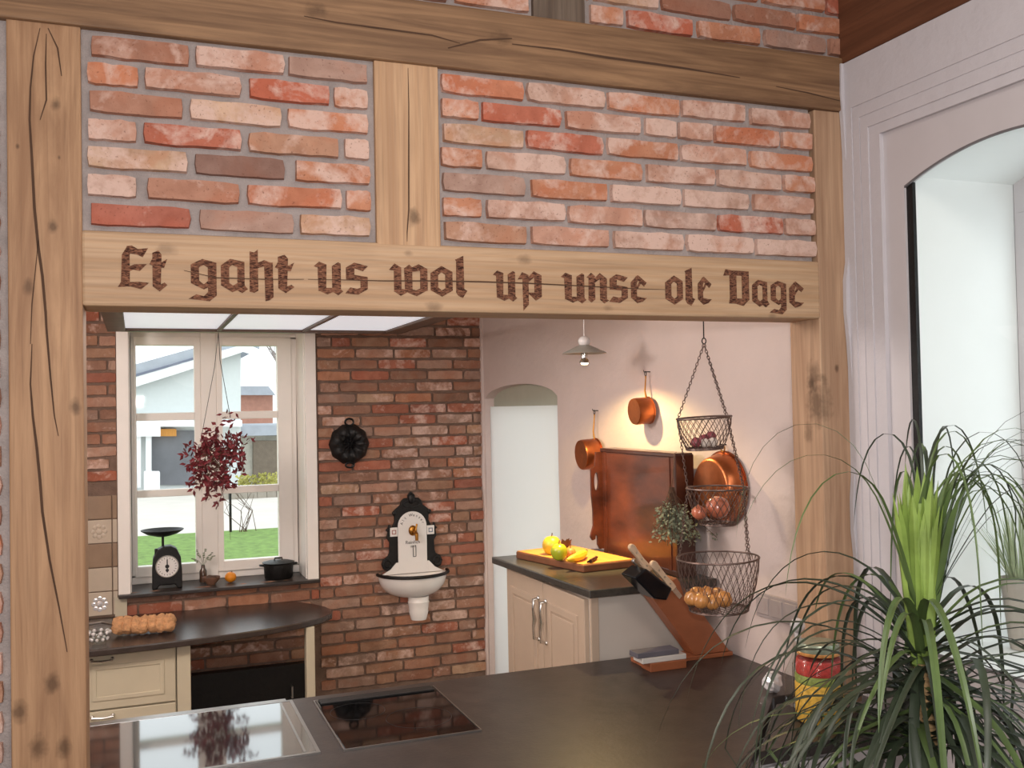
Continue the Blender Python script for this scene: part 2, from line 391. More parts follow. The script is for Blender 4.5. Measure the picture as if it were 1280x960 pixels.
def crack(pts, wd, parent, d=-.0012):
    """a thin tapering split in the timber face, traced on the partition front"""
    P = [on(a, b, y=d) for a, b in pts]; m = len(P); mb = MB(); vs = []; fs = []
    for i, p in enumerate(P):
        t = (P[min(i+1, m-1)]-P[max(i-1, 0)]).normalized(); nn = Vector((t.z, 0, -t.x))
        h = wd*(0.2+math.sin(PI*(i+.4)/(m-.2)))*.5*(.52 if wd > .006 else .75)
        vs += [p+nn*h, p-nn*h]
    fs = [(2*i, 2*i+1, 2*i+3, 2*i+2) for i in range(m-1)]
    n = len(vs); vs += [v+Vector((0, .002, 0)) for v in vs]; fs += [tuple(n+k for k in reversed(f)) for f in fs]
    return mb.add(vs, fs).build('crack', dark_gap, parent)
post_l = lab(MB().box(-.272, -.114, 0, .15, 0, 2.705).build('timber_post', wood_post, wp, bevel=.004), 'thick knotty left timber post with long cracks')
crack([(58,42),(57,80),(58,125),(50,150)], .004, post_l); crack([(50,35),(42,70),(38,110),(37,150),(40,200),(43,260),(48,310),(53,345),(57,390),(58,410),(63,470),(68,520),(73,545)], .010, post_l)
crack([(40,430),(38,480),(41,520),(46,560),(50,600),(53,640),(62,700),(74,760),(84,815)], .010, post_l); crack([(60,35),(72,60),(77,95)], .004, post_l)
crack([(48,300),(40,380),(38,430)], .003, post_l)
post_r = lab(MB().box(2.003, 2.135, 0, .15, .83, 2.70).build('timber_post', wood_right, wp, bevel=.004), 'light right timber post with a dark weathered knot')
stud = lab(MB().box(.593, .768, -.002, .15, 2.212, 2.70).build('timber_stud', wood_stud, wp, bevel=.003), 'short pale stud between the two brick panels')
crack([(510,85),(511,130),(511,180),(511,220),(511,262),(509,290),(509,302)], .0045, stud, -.0034)
lintel = lab(MB().box(-.116, 2.006, -.003, .15, 2.038, 2.218).build('timber_lintel', wood_lintel, wp, bevel=.007), 'pale planed lintel carved with blackletter writing')
crack([(385,349),(440,350),(480,351),(540,351),(600,352),(660,354),(700,356),(760,359),(800,361),(835,362)], .0038, lintel, -.0056)
crack([(230,338),(270,347),(330,349),(380,349)], .0025, lintel, -.0056)
beam_u = lab(MB().box(-3.0, 2.14, -.012, .15, 2.70, 2.872).build('timber_beam', wood_upper, wp, bevel=.006), 'dark brown weathered upper beam')
crack([(380,20),(420,28),(480,36),(540,44),(575,54)], .008, beam_u, -.0135); crack([(640,55),(700,62),(760,72),(820,80),(860,86),(925,97)], .012, beam_u, -.0135)
crack([(560,60),(600,50),(640,48)], .006, beam_u, -.0135); crack([(970,108),(1010,116),(1050,126)], .007, beam_u, -.0135)
lab(MB().box(1.05, 1.21, -.004, .15, 2.872, 3.3).build('timber_stud', wood_grey, wp, bevel=.003), 'grey stub stud above the dark beam')

# bricks ---------------------------------------------------------------
def brick_mesh(k):
    """worn hand-made brick, 1 x 1 x 1, front face towards -y, rounded uneven edges"""
    rnd = random.Random(k); bm = bmesh.new()
    nx, nzz = 6, 2; rows = []
    def P(u, v, y, ins): return (-.5+ins*.22*(1-2*u) + u, y, -.5+ins*(1-2*v)+v)
    jit = {}
    grid0, grid1 = [], []
    for j in range(nzz+1):
        r0, r1 = [], []
        for i in range(nx+1):
            u, v = i/nx, j/nzz; edge = i in (0, nx) or j in (0, nzz)
            x, y, z = P(u, v, -.5, .0)
            dx = rnd.uniform(-.012, .012) if i in (0, nx) else 0; dz = rnd.uniform(-.05, .03) * (1 if j == nzz else -1 if j == 0 else 0)
            if i in (0, nx) and j in (0, nzz): dx = rnd.uniform(-.016,-.004)*(1 if i else -1); dz = rnd.uniform(-.08,-.015)*(1 if j else -1)
            r1.append(bm.verts.new((x+dx, .5, z+dz)))
            ix = (-.008 if i == nx else .008 if i == 0 else 0); iz = (-.04 if j == nzz else .04 if j == 0 else 0)
            r0.append(bm.verts.new((x+dx+ix, -.5+rnd.uniform(-.10, .10), z+dz+iz)))
        grid0.append(r0); grid1.append(r1)
    for j in range(nzz):
        for i in range(nx): bm.faces.new((grid0[j][i], grid0[j][i+1], grid0[j+1][i+1], grid0[j+1][i]))
    for i in range(nx):
        bm.faces.new((grid1[0][i], grid1[0][i+1], grid0[0][i+1], grid0[0][i])); bm.faces.new((grid0[nzz][i], grid0[nzz][i+1], grid1[nzz][i+1], grid1[nzz][i]))
    for j in range(nzz):
        bm.faces.new((grid0[j][0], grid0[j+1][0], grid1[j+1][0], grid1[j][0])); bm.faces.new((grid1[j][nx], grid1[j+1][nx], grid0[j+1][nx], grid0[j][nx]))
    for f in bm.faces: f.smooth = False
    me = bpy.data.meshes.new('brick'); bm.to_mesh(me); bm.free(); me.materials.append(M['brick']); return me
BR = [brick_mesh(i) for i in range(10)]
PAL = {'o': (208,124,84), 'O': (200,104,66), 'r': (188,78,52), 'R': (170,72,54), 'p': (206,150,128), 'P': (214,172,154), 'c': (216,174,138),
       'd': (118,82,74), 'b': (172,112,88), 'g': (176,142,130), 'k': (128,84,66), 'm': (150,96,76), 't': (182,128,98)}
rb = random.Random(3)
def brick(x0, x1, z0, z1, y, code, parent, lime=None, depth=.016, dark=1.0):
    o = bpy.data.objects.new('brick', rb.choice(BR)); COL.objects.link(o)
    o.location = ((x0+x1)/2, y+depth/2+rb.uniform(-.002, .002), (z0+z1)/2+rb.uniform(-.0015, .0015)); o.scale = (x1-x0, depth, z1-z0)
    o.rotation_euler = (0, rb.uniform(-.010, .010), 0)
    c = PAL[code]; gk = .45 if dark == 1.0 else .58; c = tuple(v*(1-gk)+u*gk for v, u in zip(c, (174, 150, 136) if dark == 1.0 else (158, 136, 120))); j = rb.uniform(.9, 1.08)*dark
    if lime is None: lime = {'P': .8, 'p': .68, 'c': .72, 'g': .5, 'd': .1, 'k': .2, 'm': .3, 'o': .7, 'O': .66, 'r': .64, 'R': .5}.get(code, .48)
    o.color = (s2l(min(255, c[0]))*j, s2l(c[1])*j, s2l(c[2])*j, lime+rb.uniform(-.1, .1)); attach(o, parent); return o

def px_row(spans, ox, oy, sc, zc, codes, hh=.0272):
    for (a, b_), cde in zip(spans, codes):
        # invert: find world x at that pixel column on the row's height
        xs = []
        for a_ in (a, b_):
            px = ox+a_/sc; lo, hi = -1.0, 3.0
            d0 = MW.transposed()
            for _ in range(40):
                mid = (lo+hi)/2; q = d0 @ (Vector((mid, 0, zc))-CAM)
                if 640+F*q.x/q.z < px: lo = mid
                else: hi = mid
            xs.append((lo+hi)/2)
        brick(xs[0], xs[1], zc-hh, zc+hh, -.002, cde, wp)
Z7 = [2.662-.0672*i for i in range(7)]
LP = [([(300,630),(650,950),(960,1226)], 'bpg'), ([(290,460),(480,805),(830,1100),(1115,1226)], 'opro'), ([(295,610),(632,940),(960,1228)], 'bco'),
      ([(292,455),(478,805),(830,1130),(1150,1230)], 'prtP'), ([(290,625),(650,950),(985,1235)], 'cdo'), ([(290,455),(490,800),(825,1140),(1155,1236)], 'PbOo'),
      ([(300,635),(665,980),(1000,1236)], 'Rgc')]
for i, (sp, cs) in enumerate(LP): px_row(sp, 0, 0, 2.6667, Z7[i], cs)
RP = [([(405,680),(692,950),(960,1200),(1206,1418),(1436,1636)], 'OPopp'), ([(405,530),(540,805),(820,1070),(1085,1190),(1197,1308),(1316,1532),(1541,1640)], 'orpPpOo'),
      ([(410,680),(690,945),(960,1195),(1206,1422),(1436,1642)], 'cropo'), ([(405,540),(555,820),(835,1075),(1090,1318),(1326,1538),(1548,1648)], 'oPopPo'),
      ([(410,685),(705,960),(970,1205),(1214,1432),(1446,1648)], 'goPPp'), ([(410,540),(555,820),(830,1075),(1084,1322),(1330,1544),(1553,1652)], 'oppgrp'),
      ([(415,690),(705,965),(980,1215),(1225,1445),(1454,1658)], 'tpPPP')]
for i, (sp, cs) in enumerate(RP): px_row(sp, 400, 0, 2.6667, Z7[i]-.001, cs)
px_row([(300,425),(440,690),(710,945),(965,1195),(1210,1265)], 640, 0, 3.048, 2.907, 'orogb')
px_row([(285,295),(310,560),(572,835),(848,1080),(1090,1265)], 640, 0, 3.048, 2.974, 'ocmbo')
px_row([(300,420),(440,700),(715,940),(955,1190),(1200,1265)], 640, 0, 3.048, 3.041, 'bgoor')
px_row([(310,560),(572,835),(848,1080),(1090,1265)], 640, 0, 3.048, 3.108, 'ocmb')
for k, cde in enumerate('pgbo'):
    brick(.1+.24*k, .32+.24*k, 2.882, 2.932, -.002, cde, wp); brick(.0+.24*k, .22+.24*k, 2.949, 2.999, -.002, cde, wp)
for r in range(36): brick(-.51+.03*(r % 2), -.288, .12+.0672*r, .171+.0672*r, -.002, 'obpt'[r % 4], wp)

# ------------------------------------------------------------------ carved writing on the lintel
mL, tL, bL, NL, LL = nt('burnt_letter'); setp(bL, None, .85, 0, .2)
nl = nz(NL, LL, vmap(NL, LL, pos(NL), (90, 90, 300)), 1.0, 4, .8)
LL.new(mixc(NL, LL, ramp(NL, LL, nl, .36, .66), rgb(54, 30, 24), rgb(150, 102, 78)), bL.inputs['Base Color']); bump(NL, LL, bL, nl, .7, .004)
def GR(o, i): return ('ring', o, i)
def GP(*p): return ('poly', list(p))
ring_o = GR([(0,.2),(0,.76),(.5,1),(1,.82),(1,.2),(.52,0)], [(.34,.3),(.34,.7),(.5,.8),(.67,.72),(.67,.28),(.5,.2)])
GLY = {
 'E': [GP((.08,.12),(.12,.78),(.3,.98),(.44,.9),(.38,.78),(.38,.12)), GP((.28,.98),(.45,1),(.66,.92),(1,.95),(.82,.74),(.6,.8),(.3,.82)), GP((.3,.5),(.55,.57),(.95,.58),(.72,.42),(.5,.45),(.3,.38)), GP((-.02,.04),(.12,.2),(.36,.16),(.7,.17),(1.02,.15),(.76,0),(.4,.06))],
 't': [GP((.15,.12),(.15,.94),(.5,1),(.68,.9),(.62,.18),(.4,.08)), GP((-.02,.66),(.14,.8),(.5,.72),(.72,.72),(1,.8),(.82,.58),(.5,.58)), GP((.15,.12),(.55,0),(1,.16),(.84,.22),(.6,.17),(.35,.22))],
 'g': [GR([(0,.42),(0,.86),(.45,1),(1,.92),(1,.42),(.5,.28)], [(.32,.48),(.32,.8),(.5,.86),(.66,.8),(.66,.48),(.5,.4)]), GP((.66,.5),(1,.5),(1,.14),(.72,0),(.45,.02),(-.1,.05),(.2,.16),(.5,.12),(.66,.22))],
 'a': [GR([(0,.2),(0,.8),(.38,1),(.95,.92),(.95,.16),(.45,0)], [(.33,.28),(.33,.74),(.45,.82),(.66,.76),(.66,.28),(.48,.2)]), GP((.62,.2),(.95,.22),(1.08,.1),(.85,-.02),(.66,.06))],
 'h': [GP((.0,.18),(.02,.96),(.2,.94),(.36,1),(.36,.2),(.2,.16)), GP((.34,.74),(.62,.8),(.98,.74),(.98,.62),(.62,.68),(.36,.64)), GP((.62,.72),(.98,.76),(1,.08),(.82,.02),(.66,0))],
 'u': [GP((-.04,.86),(.15,1),(.42,.92),(.4,.2),(.12,.1),(.1,.82)), GP((.12,.12),(.45,0),(.66,.08),(.66,.2),(.4,.2)), GP((.62,.88),(.84,1),(.94,.96),(.94,.16),(1.02,.1),(.84,-.02),(.62,.1))],
 's': [GP((.02,.52),(.02,.84),(.38,1),(.6,.97),(1,.9),(.78,.74),(.5,.8),(.4,.82),(.38,.55)), GP((.02,.6),(.38,.62),(.98,.56),(.98,.42),(.5,.44),(.02,.46)), GP((.66,.52),(.98,.52),(.98,.18),(.55,0),(-.02,.03),(.2,.22),(.5,.18),(.66,.22))],
 'w': [GP((-.05,.8),(.1,1),(.28,.88),(.28,.2),(.08,.12),(.08,.78)), GP((.08,.14),(.26,0),(.42,.1),(.42,.2),(.2,.22)), GP((.36,.86),(.5,.98),(.58,.9),(.58,.2),(.38,.12)), GP((.5,.86),(.76,1),(1,.86),(1,.7),(.78,.8),(.55,.74)), GP((.8,.8),(1,.8),(1,.18),(.8,.16)), GP((.38,.14),(.7,0),(1,.2),(.82,.26),(.68,.18),(.5,.22))],
 'o': [ring_o],
 'l': [GP((.05,.12),(.08,.88),(.0,.92),(.7,1.02),(.74,.2),(1,.16),(.6,-.02),(.2,.04))],
 'p': [GP((-.05,.78),(.15,.97),(.42,.9),(.42,.16),(.18,0),(.16,.8)), GP((.38,.82),(.66,1),(1,.9),(1,.76),(.66,.84),(.42,.72)), GP((.68,.84),(1,.88),(1,.36),(.74,.26),(.68,.34)), GP((.1,.36),(.45,.42),(.74,.26),(.98,.36),(.68,.46),(.4,.46))],
 'n': [GP((-.02,.84),(.2,1),(.38,.9),(.38,.1),(.2,0),(.06,.08),(.08,.82)), GP((.34,.8),(.62,1),(.96,.82),(.96,.66),(.62,.8),(.36,.66)), GP((.62,.84),(.95,.84),(.95,.12),(1.04,.08),(.82,-.02),(.62,.1))],
 'e': [GP((.02,.18),(.02,.74),(.4,.98),(.45,.8),(.38,.7),(.38,.2)), GP((.3,.94),(.46,1),(1,.74),(.84,.6),(.44,.82)), GP((.98,.74),(.64,.7),(.34,.42),(.34,.52),(.6,.84)), GP((.02,.2),(.4,0),(.75,.06),(1,.2),(.75,.2),(.4,.24))],
 'D': [GP((-.04,.8),(.05,.98),(.3,.95),(.95,.94),(.95,.8),(.3,.82)), GP((.2,.94),(.46,.9),(.46,.16),(.2,.16)), GP((.68,.86),(.95,.94),(.95,.16),(.68,.14)), GP((.16,.06),(.2,.2),(.5,.2),(.96,.18),(.72,0),(.4,.06))],
}
WR = [('E',0,(85,80,262,338)),('t',0,(272,110,375,352)),('g',0,(515,160,667,410)),('a',0,(693,160,840,357)),('h',0,(862,105,1003,410)),('t',0,(1015,135,1127,362)),
      ('u',1,(55,110,192,272)),('s',1,(208,114,320,273)),('w',1,(435,120,617,280)),('o',1,(633,130,742,283)),('l',1,(757,83,815,286)),('u',1,(950,154,1062,304)),('p',1,(1075,156,1188,354)),
      ('u',2,(47,118,158,257)),('n',2,(165,118,262,257)),('s',2,(270,124,357,258)),('e',2,(370,128,445,260)),('o',2,(533,130,615,267)),('l',2,(625,96,672,268)),('e',2,(685,135,750,267)),
      ('D',2,(812,98,932,272)),('a',2,(942,150,1016,276)),('g',2,(1030,155,1102,312)),('e',2,(1115,158,1184,281))]
VW = [(130,290,4.741),(380,300,4.0),(690,310,3.765)]
for ch, vi, (a, t_, b_, bt) in WR:
    ox, oy, sc = VW[vi]; yy = -.0032
    TL, TR, BL, BRt = [on(ox+i/sc, oy+j/sc, y=yy) for i, j in ((a, t_), (b_, t_), (a, bt), (b_, bt))]
    x0, x1 = (TL.x+BL.x)/2, (TR.x+BRt.x)/2; z1, z0 = (TL.z+TR.z)/2, (BL.z+BRt.z)/2
    mb = MB()
    for k, g in enumerate(GLY[ch]):
        fn = lambda u, v, d: (x0+u*(x1-x0), d, z0+v*(z1-z0))
        d0 = -.0048-.00012*k
        if g[0] == 'ring': mb.ring(g[1], g[2], fn, d0, .0)
        else: mb.prism(g[1], fn, d0, .0)
    mb.build('letter', mL, lintel)

# ------------------------------------------------------------------ kitchen rear wall with window opening
WX0, WX1, WZ0, WZ1, WY = -.036, .91, .815, 2.262, 3.18
wb = struct(MB().box(-1.7, WX0, WY+.012, 3.55, 0, 2.56).box(WX1, 2.3, WY+.012, 3.55, 0, 2.56).box(WX0, WX1, WY+.012, 3.55, 0, WZ0).box(WX0, WX1, WY+.012, 3.55, WZ1, 2.56).build('wall_back', M['mortar_back']))
BK = 'ttbbbmmkpPpggcorrtRbmP'
def brick_rows(x0, x1, za, zb, y=WY, parent=None):
    i0 = math.ceil((za-.1)/.0662)
    i = i0
    while .1+i*.0662+.05 < zb+.02:
        z = .1+i*.0662; x = x0-((i*.118+.03*math.sin(i*2.3)) % .236); 
        while x < x1-.012:
            ln = .222 if rb.random() > .12 else .105
            xa, xb = max(x, x0), min(x+ln, x1)
            if xb-xa > .03: brick(xa, xb, z, z+.0555, y, rb.choice(BK), parent or wb, depth=.017, dark=.94, lime=.40 if rb.random() < .6 else .62)
            x += ln+.010
        i += 1
brick_rows(.982, 1.992, .12, 2.40)
brick_rows(-.27, -.10, 1.36, 2.40)
brick_rows(-.08, .975, .695, .80)
brick_rows(.24, .93, .1, .66)
# tiles, two columns beside the window
lab(MB().box(-.31, -.10, WY+.004, WY+.012, .70, 1.35).build('tile_bed', M['grout'], wb), 'grouted bed of the wall tiles')
for r in range(5):
    for (xa, xb) in ((-.252, -.128), (-.1235, -.10), (-.312, -.257)):
        z0 = 1.224-.1285*r
        o = MB().box(xa, xb, WY-.004, WY+.006, z0, z0+.124).build('tile', M['tile_tan' if r in (0, 2) else 'tile_cream'], wb, bevel=.0035)
        if r in (1, 4) and xa == -.252:
            mb = MB()
            for q in range(8):
                t = q*PI/4; mb.ball((-.19+.03*math.cos(t), WY-.004, z0+.062+.03*math.sin(t)), .012, 8, 6, (1, .35, 1))
            mb.ball((-.19, WY-.004, z0+.062), .016, 10, 6, (1, .4, 1)); mb.build('tile_relief', M['crystal' if r == 4 else 'tile_cream'], o)
MB().box(-.115, -.055, WY-.012, WY+.012, .70, .80).build('tile_edge_trim', M['cream'], wb)

# window_1 -------------------------------------------------------------
w1 = struct(MB().box(WX0-.061, WX0, WY-.018, WY+.02, .812, WZ1-.01).box(WX1, WX1+.062, WY-.018, WY+.02, .812, WZ1-.01).box(WX0-.061, WX1+.062, WY-.018, WY+.02, WZ1-.01, 2.32)
     .box(WX0, WX0+.006, WY+.012, 3.55, WZ0, WZ1).box(WX1-.006, WX1, WY+.012, 3.55, WZ0, WZ1).box(WX0, WX1, WY+.012, 3.55, WZ1-.006, WZ1).build('window_1', M['white_frame'], bevel=.002))
lab(MB().box(WX0-.06, WX1+.064, WY-.055, 3.50, .798, .816).build('window_sill', M['slate'], w1, bevel=.003), 'dark slate window sill')
FY = 3.45
fz0, fz1 = .83, 2.25
fr = MB().box(-.03, .0, FY, FY+.07, fz0+.03, fz1-.03).box(.86, .904, FY, FY+.07, fz0+.03, fz1-.03).box(-.03, .904, FY, FY+.07, fz1-.03, fz1).box(-.03, .904, FY, FY+.07, .816, fz0+.03).box(.352, .44, FY-.012, FY+.068, fz0+.001, fz1-.001)
fr.build('window_frame', M['white_frame'], w1, bevel=.004)
for (sx0, sx1, gx0, gx1) in ((-.012, .352, .002, .317), (.44, .872, .472, .79)):
    sz0, sz1 = .858, 2.222; gz0, gz1 = .915, 2.173
    s_ = MB().box(sx0, gx0+.0, FY-.014, FY+.05, sz0, sz1).box(gx1, sx1, FY-.014, FY+.05, sz0, sz1).box(gx0, gx1, FY-.014, FY+.05, sz0, gz0).box(gx0, gx1, FY-.014, FY+.05, gz1, sz1)
    s_.box(gx0, gx1, FY-.01, FY+.04, 1.742, 1.786).box(gx0, gx1, FY-.01, FY+.04, 1.306, 1.347)
    so = s_.build('sash', M['white_frame'], w1, bevel=.003)
    for (za, zb) in ((gz0, 1.306), (1.347, 1.742), (1.786, gz1)): MB().box(gx0-.004, gx1+.004, FY+.018, FY+.022, za-.004, zb+.004).build('pane', M['window_glass'], so)
    MB().box(sx0+.014 if sx0 > .2 else sx1-.022, (sx0+.014 if sx0 > .2 else sx1-.022)+.008, FY-.028, FY-.014, 1.50, 1.60).build('sash_handle', M['white_paint'], so, bevel=.002)

# ------------------------------------------------------------------ kitchen right wall (white plaster) with arched door niche
def xw(y): return 2.125-.045*(y-.4)
NY0, NY1 = 2.15, 3.155
def arch(y): 
    u = (y-(NY0+NY1)/2)/((NY1-NY0)/2); return 1.815+.095*math.sqrt(max(0, 1-u*u*.96))
mb = MB()
ys = [.15]+[.15+(NY0-.15)*i/24 for i in range(1, 25)]
def wall_strip(ya, yb, za_f, zb):
    for i in range(12):
        q0, q1 = i/12, (i+1)/12
        def p(y, q):
            z0 = za_f(y); z = z0+(zb-z0)*q; rough = .006*noise.noise(Vector((y*3, z*3, 0)))
            return (xw(y)+rough, y, z)
        mb.add([p(ya, q0), p(yb, q0), p(yb, q1), p(ya, q1)], [(0, 1, 2, 3)])
for a, b_ in zip(ys[:-1], ys[1:]): wall_strip(a, b_, lambda y: 0, 2.46)
n_ = 16
for i in range(n_): wall_strip(NY0+(NY1-NY0)*i/n_, NY0+(NY1-NY0)*(i+1)/n_, arch, 2.46)
wall_strip(NY1, 3.2, lambda y: 0, 2.46)
for i in range(n_):
    a, b_ = NY0+(NY1-NY0)*i/n_, NY0+(NY1-NY0)*(i+1)/n_
    mb.add([(xw(a), a, arch(a)), (xw(b_), b_, arch(b_)), (xw(b_)+.2, b_, arch(b_)), (xw(a)+.2, a, arch(a))], [(0, 1, 2, 3)])
for y in (NY0, NY1): mb.add([(xw(y), y, 0), (xw(y)+.2, y, 0), (xw(y)+.2, y, arch(y)), (xw(y), y, arch(y))], [(0, 1, 2, 3)])
wr = struct(mb.build('wall_right', M['plaster'], recalc=True, smooth=True))
struct(MB().box(2.33, 2.45, .15, 2.0, 0, 2.56).build('wall_right_core', M['plaster']))
d1 = struct(MB().prism([(NY0, 0), (NY1, 0), (NY1, 1.785), (NY0, 1.785)], lambda a, b_, d: (xw(a)+d, a, b_), .035, .06).build('door_1', M['door_white']))
MB().prism([(NY0, 1.785), (NY1, 1.785), (NY1, 1.95), (NY0, 1.95)], lambda a, b_, d: (xw(a)+d, a, b_), .06, .09).build('door_transom', M['grey_green'], d1)
# uneven plaster corner where the white wall meets the brickwork
mb = MB(); pz = [(.02+.1*i) for i in range(25)]
for za, zb in zip(pz[:-1], pz[1:]):
    xa, xb = 1.985+.012*noise.noise(Vector((za*4, 3, 0))), 1.985+.012*noise.noise(Vector((zb*4, 3, 0)))
    mb.add([(xa, 3.163, za), (2.03, 3.163, za), (2.03, 3.163, zb), (xb, 3.163, zb), (xa, 3.2, za), (xb, 3.2, zb)], [(0, 1, 2, 3), (0, 3, 5, 4)])
mb.build('plaster_edge', M['plaster'], wr)

# ------------------------------------------------------------------ front room right wall with arched window
GX, SZ, GY0, GY1 = 2.12, 1.048, -.25, -.95
def arch2(y):
    u = (y-(GY0+GY1)/2)/((GY1-GY0)/2); return 2.41+.068*(1-u*u)
ww = struct(MB().box(GX, GX+.05, -4.6, -1.20, 0, 2.85).box(GX+.006, 2.6, -1.20, -.0, 0, SZ-.03).box(GX+.005, 2.6, GY0+.006, 0.0, SZ-.03, 2.7).box(GX+.005, 2.6, -1.2, GY1-.006, SZ-.03, 2.7).box(GX+.02, 2.9, -4.6, .15, 2.85, 3.3).build('wall_window_side', M['plaster_white']))
lab(MB().box(GX-.012, GX+.05, -4.6, .0, 2.852, 3.12).build('timber_beam', wood_ceil, ww), 'dark red-brown wall plate beam above the white window')
# rendered architrave: stepped rings on three sides
def ring3(o0, o1, t0, t1, proj, name, lbl=None):
    """o = distance from the outer edge on the sides, t = height of the top edge"""
    x0 = GX-proj
    m_ = MB().box(x0, GX+.006, -o1, -o0, .86, t0).box(x0, GX+.006, -1.2+o0, -1.2+o1, .86, t0).box(x0, GX+.006, -1.2+o1, -o1, t1, t0)
    return m_.build(name, M['plaster_white'], ww)
ring3(-.0, .046, 2.85, 2.70, .012, 'architrave_band'); ring3(.046, .056, 2.70, 2.69, .009, 'architrave_groove'); ring3(.056, .082, 2.69, 2.66, .013, 'architrave_moulding')
ring3(.082, .090, 2.66, 2.652, .0105, 'architrave_groove'); ring3(.090, .122, 2.652, 2.618, .016, 'architrave_moulding'); ring3(.122, .132, 2.618, 2.61, .012, 'architrave_groove'); ring3(.132, .170, 2.61, 2.586, .014, 'architrave_moulding')
mb = MB(); pts = [(2.106+.010*math.sin(i*.9)+.026*noise.noise(Vector((i*.37, 1, 5))), .88+i*.0985) for i in range(21)]
mb.prism(pts+[(2.15, pts[-1][1]), (2.15, .88)], lambda a, b_, d: (a, d, b_), -.018, -.003); mb.build('plaster_edge', M['plaster_white'], ww)
# window_2: flat white leaf with arched pane
mb = MB(); n2 = 20
for i in range(n2):
    a, b_ = GY0+(GY1-GY0)*i/n2, GY0+(GY1-GY0)*(i+1)/n2
    mb.add([(GX, a, arch2(a)), (GX, b_, arch2(b_)), (GX, b_, 2.60), (GX, a, 2.60), (GX+.022, a, arch2(a)), (GX+.022, b_, arch2(b_))], [(0, 1, 2, 3), (0, 4, 5, 1)])
mb.box(GX, GX+.022, GY0, -.165, .86, 2.60).box(GX, GX+.022, -1.035, GY1, .86, 2.60).box(GX, GX+.022, GY1, GY0, .86, SZ)
w2 = struct(mb.build('window_2', M['white_paint'], recalc=True))
MB().box(GX+.008, GX+.02, GY0-.024, GY0, SZ, 2.416).build('window_gasket', M['iron'], w2)
mb = MB()
for i in range(n2):
    a, b_ = GY0+(GY1-GY0)*i/n2, GY0+(GY1-GY0)*(i+1)/n2
    mb.add([(GX+.012, a, arch2(a)-.003), (GX+.012, b_, arch2(b_)-.003), (GX+.012, b_, SZ), (GX+.012, a, SZ)], [(0, 1, 2, 3)])
mb.build('pane', M['window_glass'], w2)
m3 = MB()
for i in range(n2):
    a, b_ = GY0+(GY1-GY0)*i/n2, GY0+(GY1-GY0)*(i+1)/n2
    m3.add([(GX+.0, a, arch2(a)-.006), (GX+.0, b_, arch2(b_)-.006), (GX+.0, b_, arch2(b_)), (GX+.0, a, arch2(a)), (GX+.006, a, arch2(a)-.006), (GX+.006, b_, arch2(b_)-.006)], [(0, 1, 2, 3), (0, 4, 5, 1)])
m3.box(GX-.001, GX+.008, GY1, GY0, SZ-.002, SZ+.006).build('pane_seal', plain('grey_seal', rgb(112, 108, 110), .6), w2)
mb = MB()     # deep white reveal behind the pane
for i in range(n2):
    a, b_ = GY0+(GY1-GY0)*i/n2, GY0+(GY1-GY0)*(i+1)/n2
    mb.add([(GX+.02, a, arch2(a)+.03), (GX+.02, b_, arch2(b_)+.03), (2.55, b_, arch2(b_)+.03), (2.55, a, arch2(a)+.03)], [(0, 1, 2, 3)])
mb.box(GX+.02, 2.55, GY0, GY0+.012, SZ-.03, 2.52).box(GX+.02, 2.55, GY1-.012, GY1, SZ-.03, 2.52).box(GX+.02, 2.75, GY1, GY0, SZ-.04, SZ-.002)
mb.build('window_reveal', M['white_bright'], w2)
m4 = MB().box(2.55, 2.60, GY0-.05, GY0, SZ+.05, 2.35).box(2.55, 2.60, GY1, GY1+.05, SZ+.05, 2.35).box(2.55, 2.60, GY1, GY0, 2.35, 2.50).box(2.55, 2.60, GY1, GY0, SZ-.002, SZ+.05).box(2.555, 2.595, -.625, -.575, SZ+.05, 2.35)
o_ = m4.build('outer_window_frame', M['white_paint'], w2, bevel=.003)
MB().box(2.572, 2.578, GY1+.05, GY0-.05, SZ+.05, 2.35).build('pane', M['window_glass'], o_)

# ------------------------------------------------------------------ island worktop, base, hobs
isl = [(-.9,.796),(-.9,.16),(-.106,.16),(-.106,-.45),(1.37,-.45),(1.873,.118),(1.908,.158),(2.118,.158),(2.10,.796)]
xy = lambda a, b_, d: (a, b_, d)
t = MB().prism(isl, xy, .79, .83).build('island_worktop', M['slate'], bevel=.003)
tag(t, 'long dark slate island worktop under the opening with a hob let in', 'worktop')
ib = thing('island_cabinet', 'pale base cabinet hidden under the dark island worktop', 'cabinet', (.6, .5, 0))
MB().box(-.9, 2.09, .20, .76, .0, .789).build('body', M['cream'], ib, bevel=.003)
for k in range(5): MB().box(-.88+.59*k, -.31+.59*k, .76, .775, .08, .77).build('door', M['cream'], ib, bevel=.004)
sl = [(1.585,-.225),(1.882,.108),(1.990,.108),(1.990,-.022),(2.11,-.022),(2.11,-.225)]
t = MB().prism(sl, xy, .785, .824).build('side_worktop', M['slate'], bevel=.003)
tag(t, 'small dark slate slab between island and arched window, jar on it', 'worktop')
sc_ = thing('side_cabinet', 'white cabinet under the small dark slab below the arched window', 'cabinet', (1.85, -.12, 0))
MB().box(1.60, 2.10, -.20, -.03, 0, .784).build('body', M['white_paint'], sc_, bevel=.003)
dd = MB().box(1.61, 2.09, -.216, -.20, .06, .772).build('door', M['white_paint'], sc_, bevel=.004)
MB().tube([(1.66,-.216,.60),(1.66,-.235,.60),(1.66,-.235,.50),(1.66,-.216,.50)], .004).build('handle', M['chrome'], dd, True)

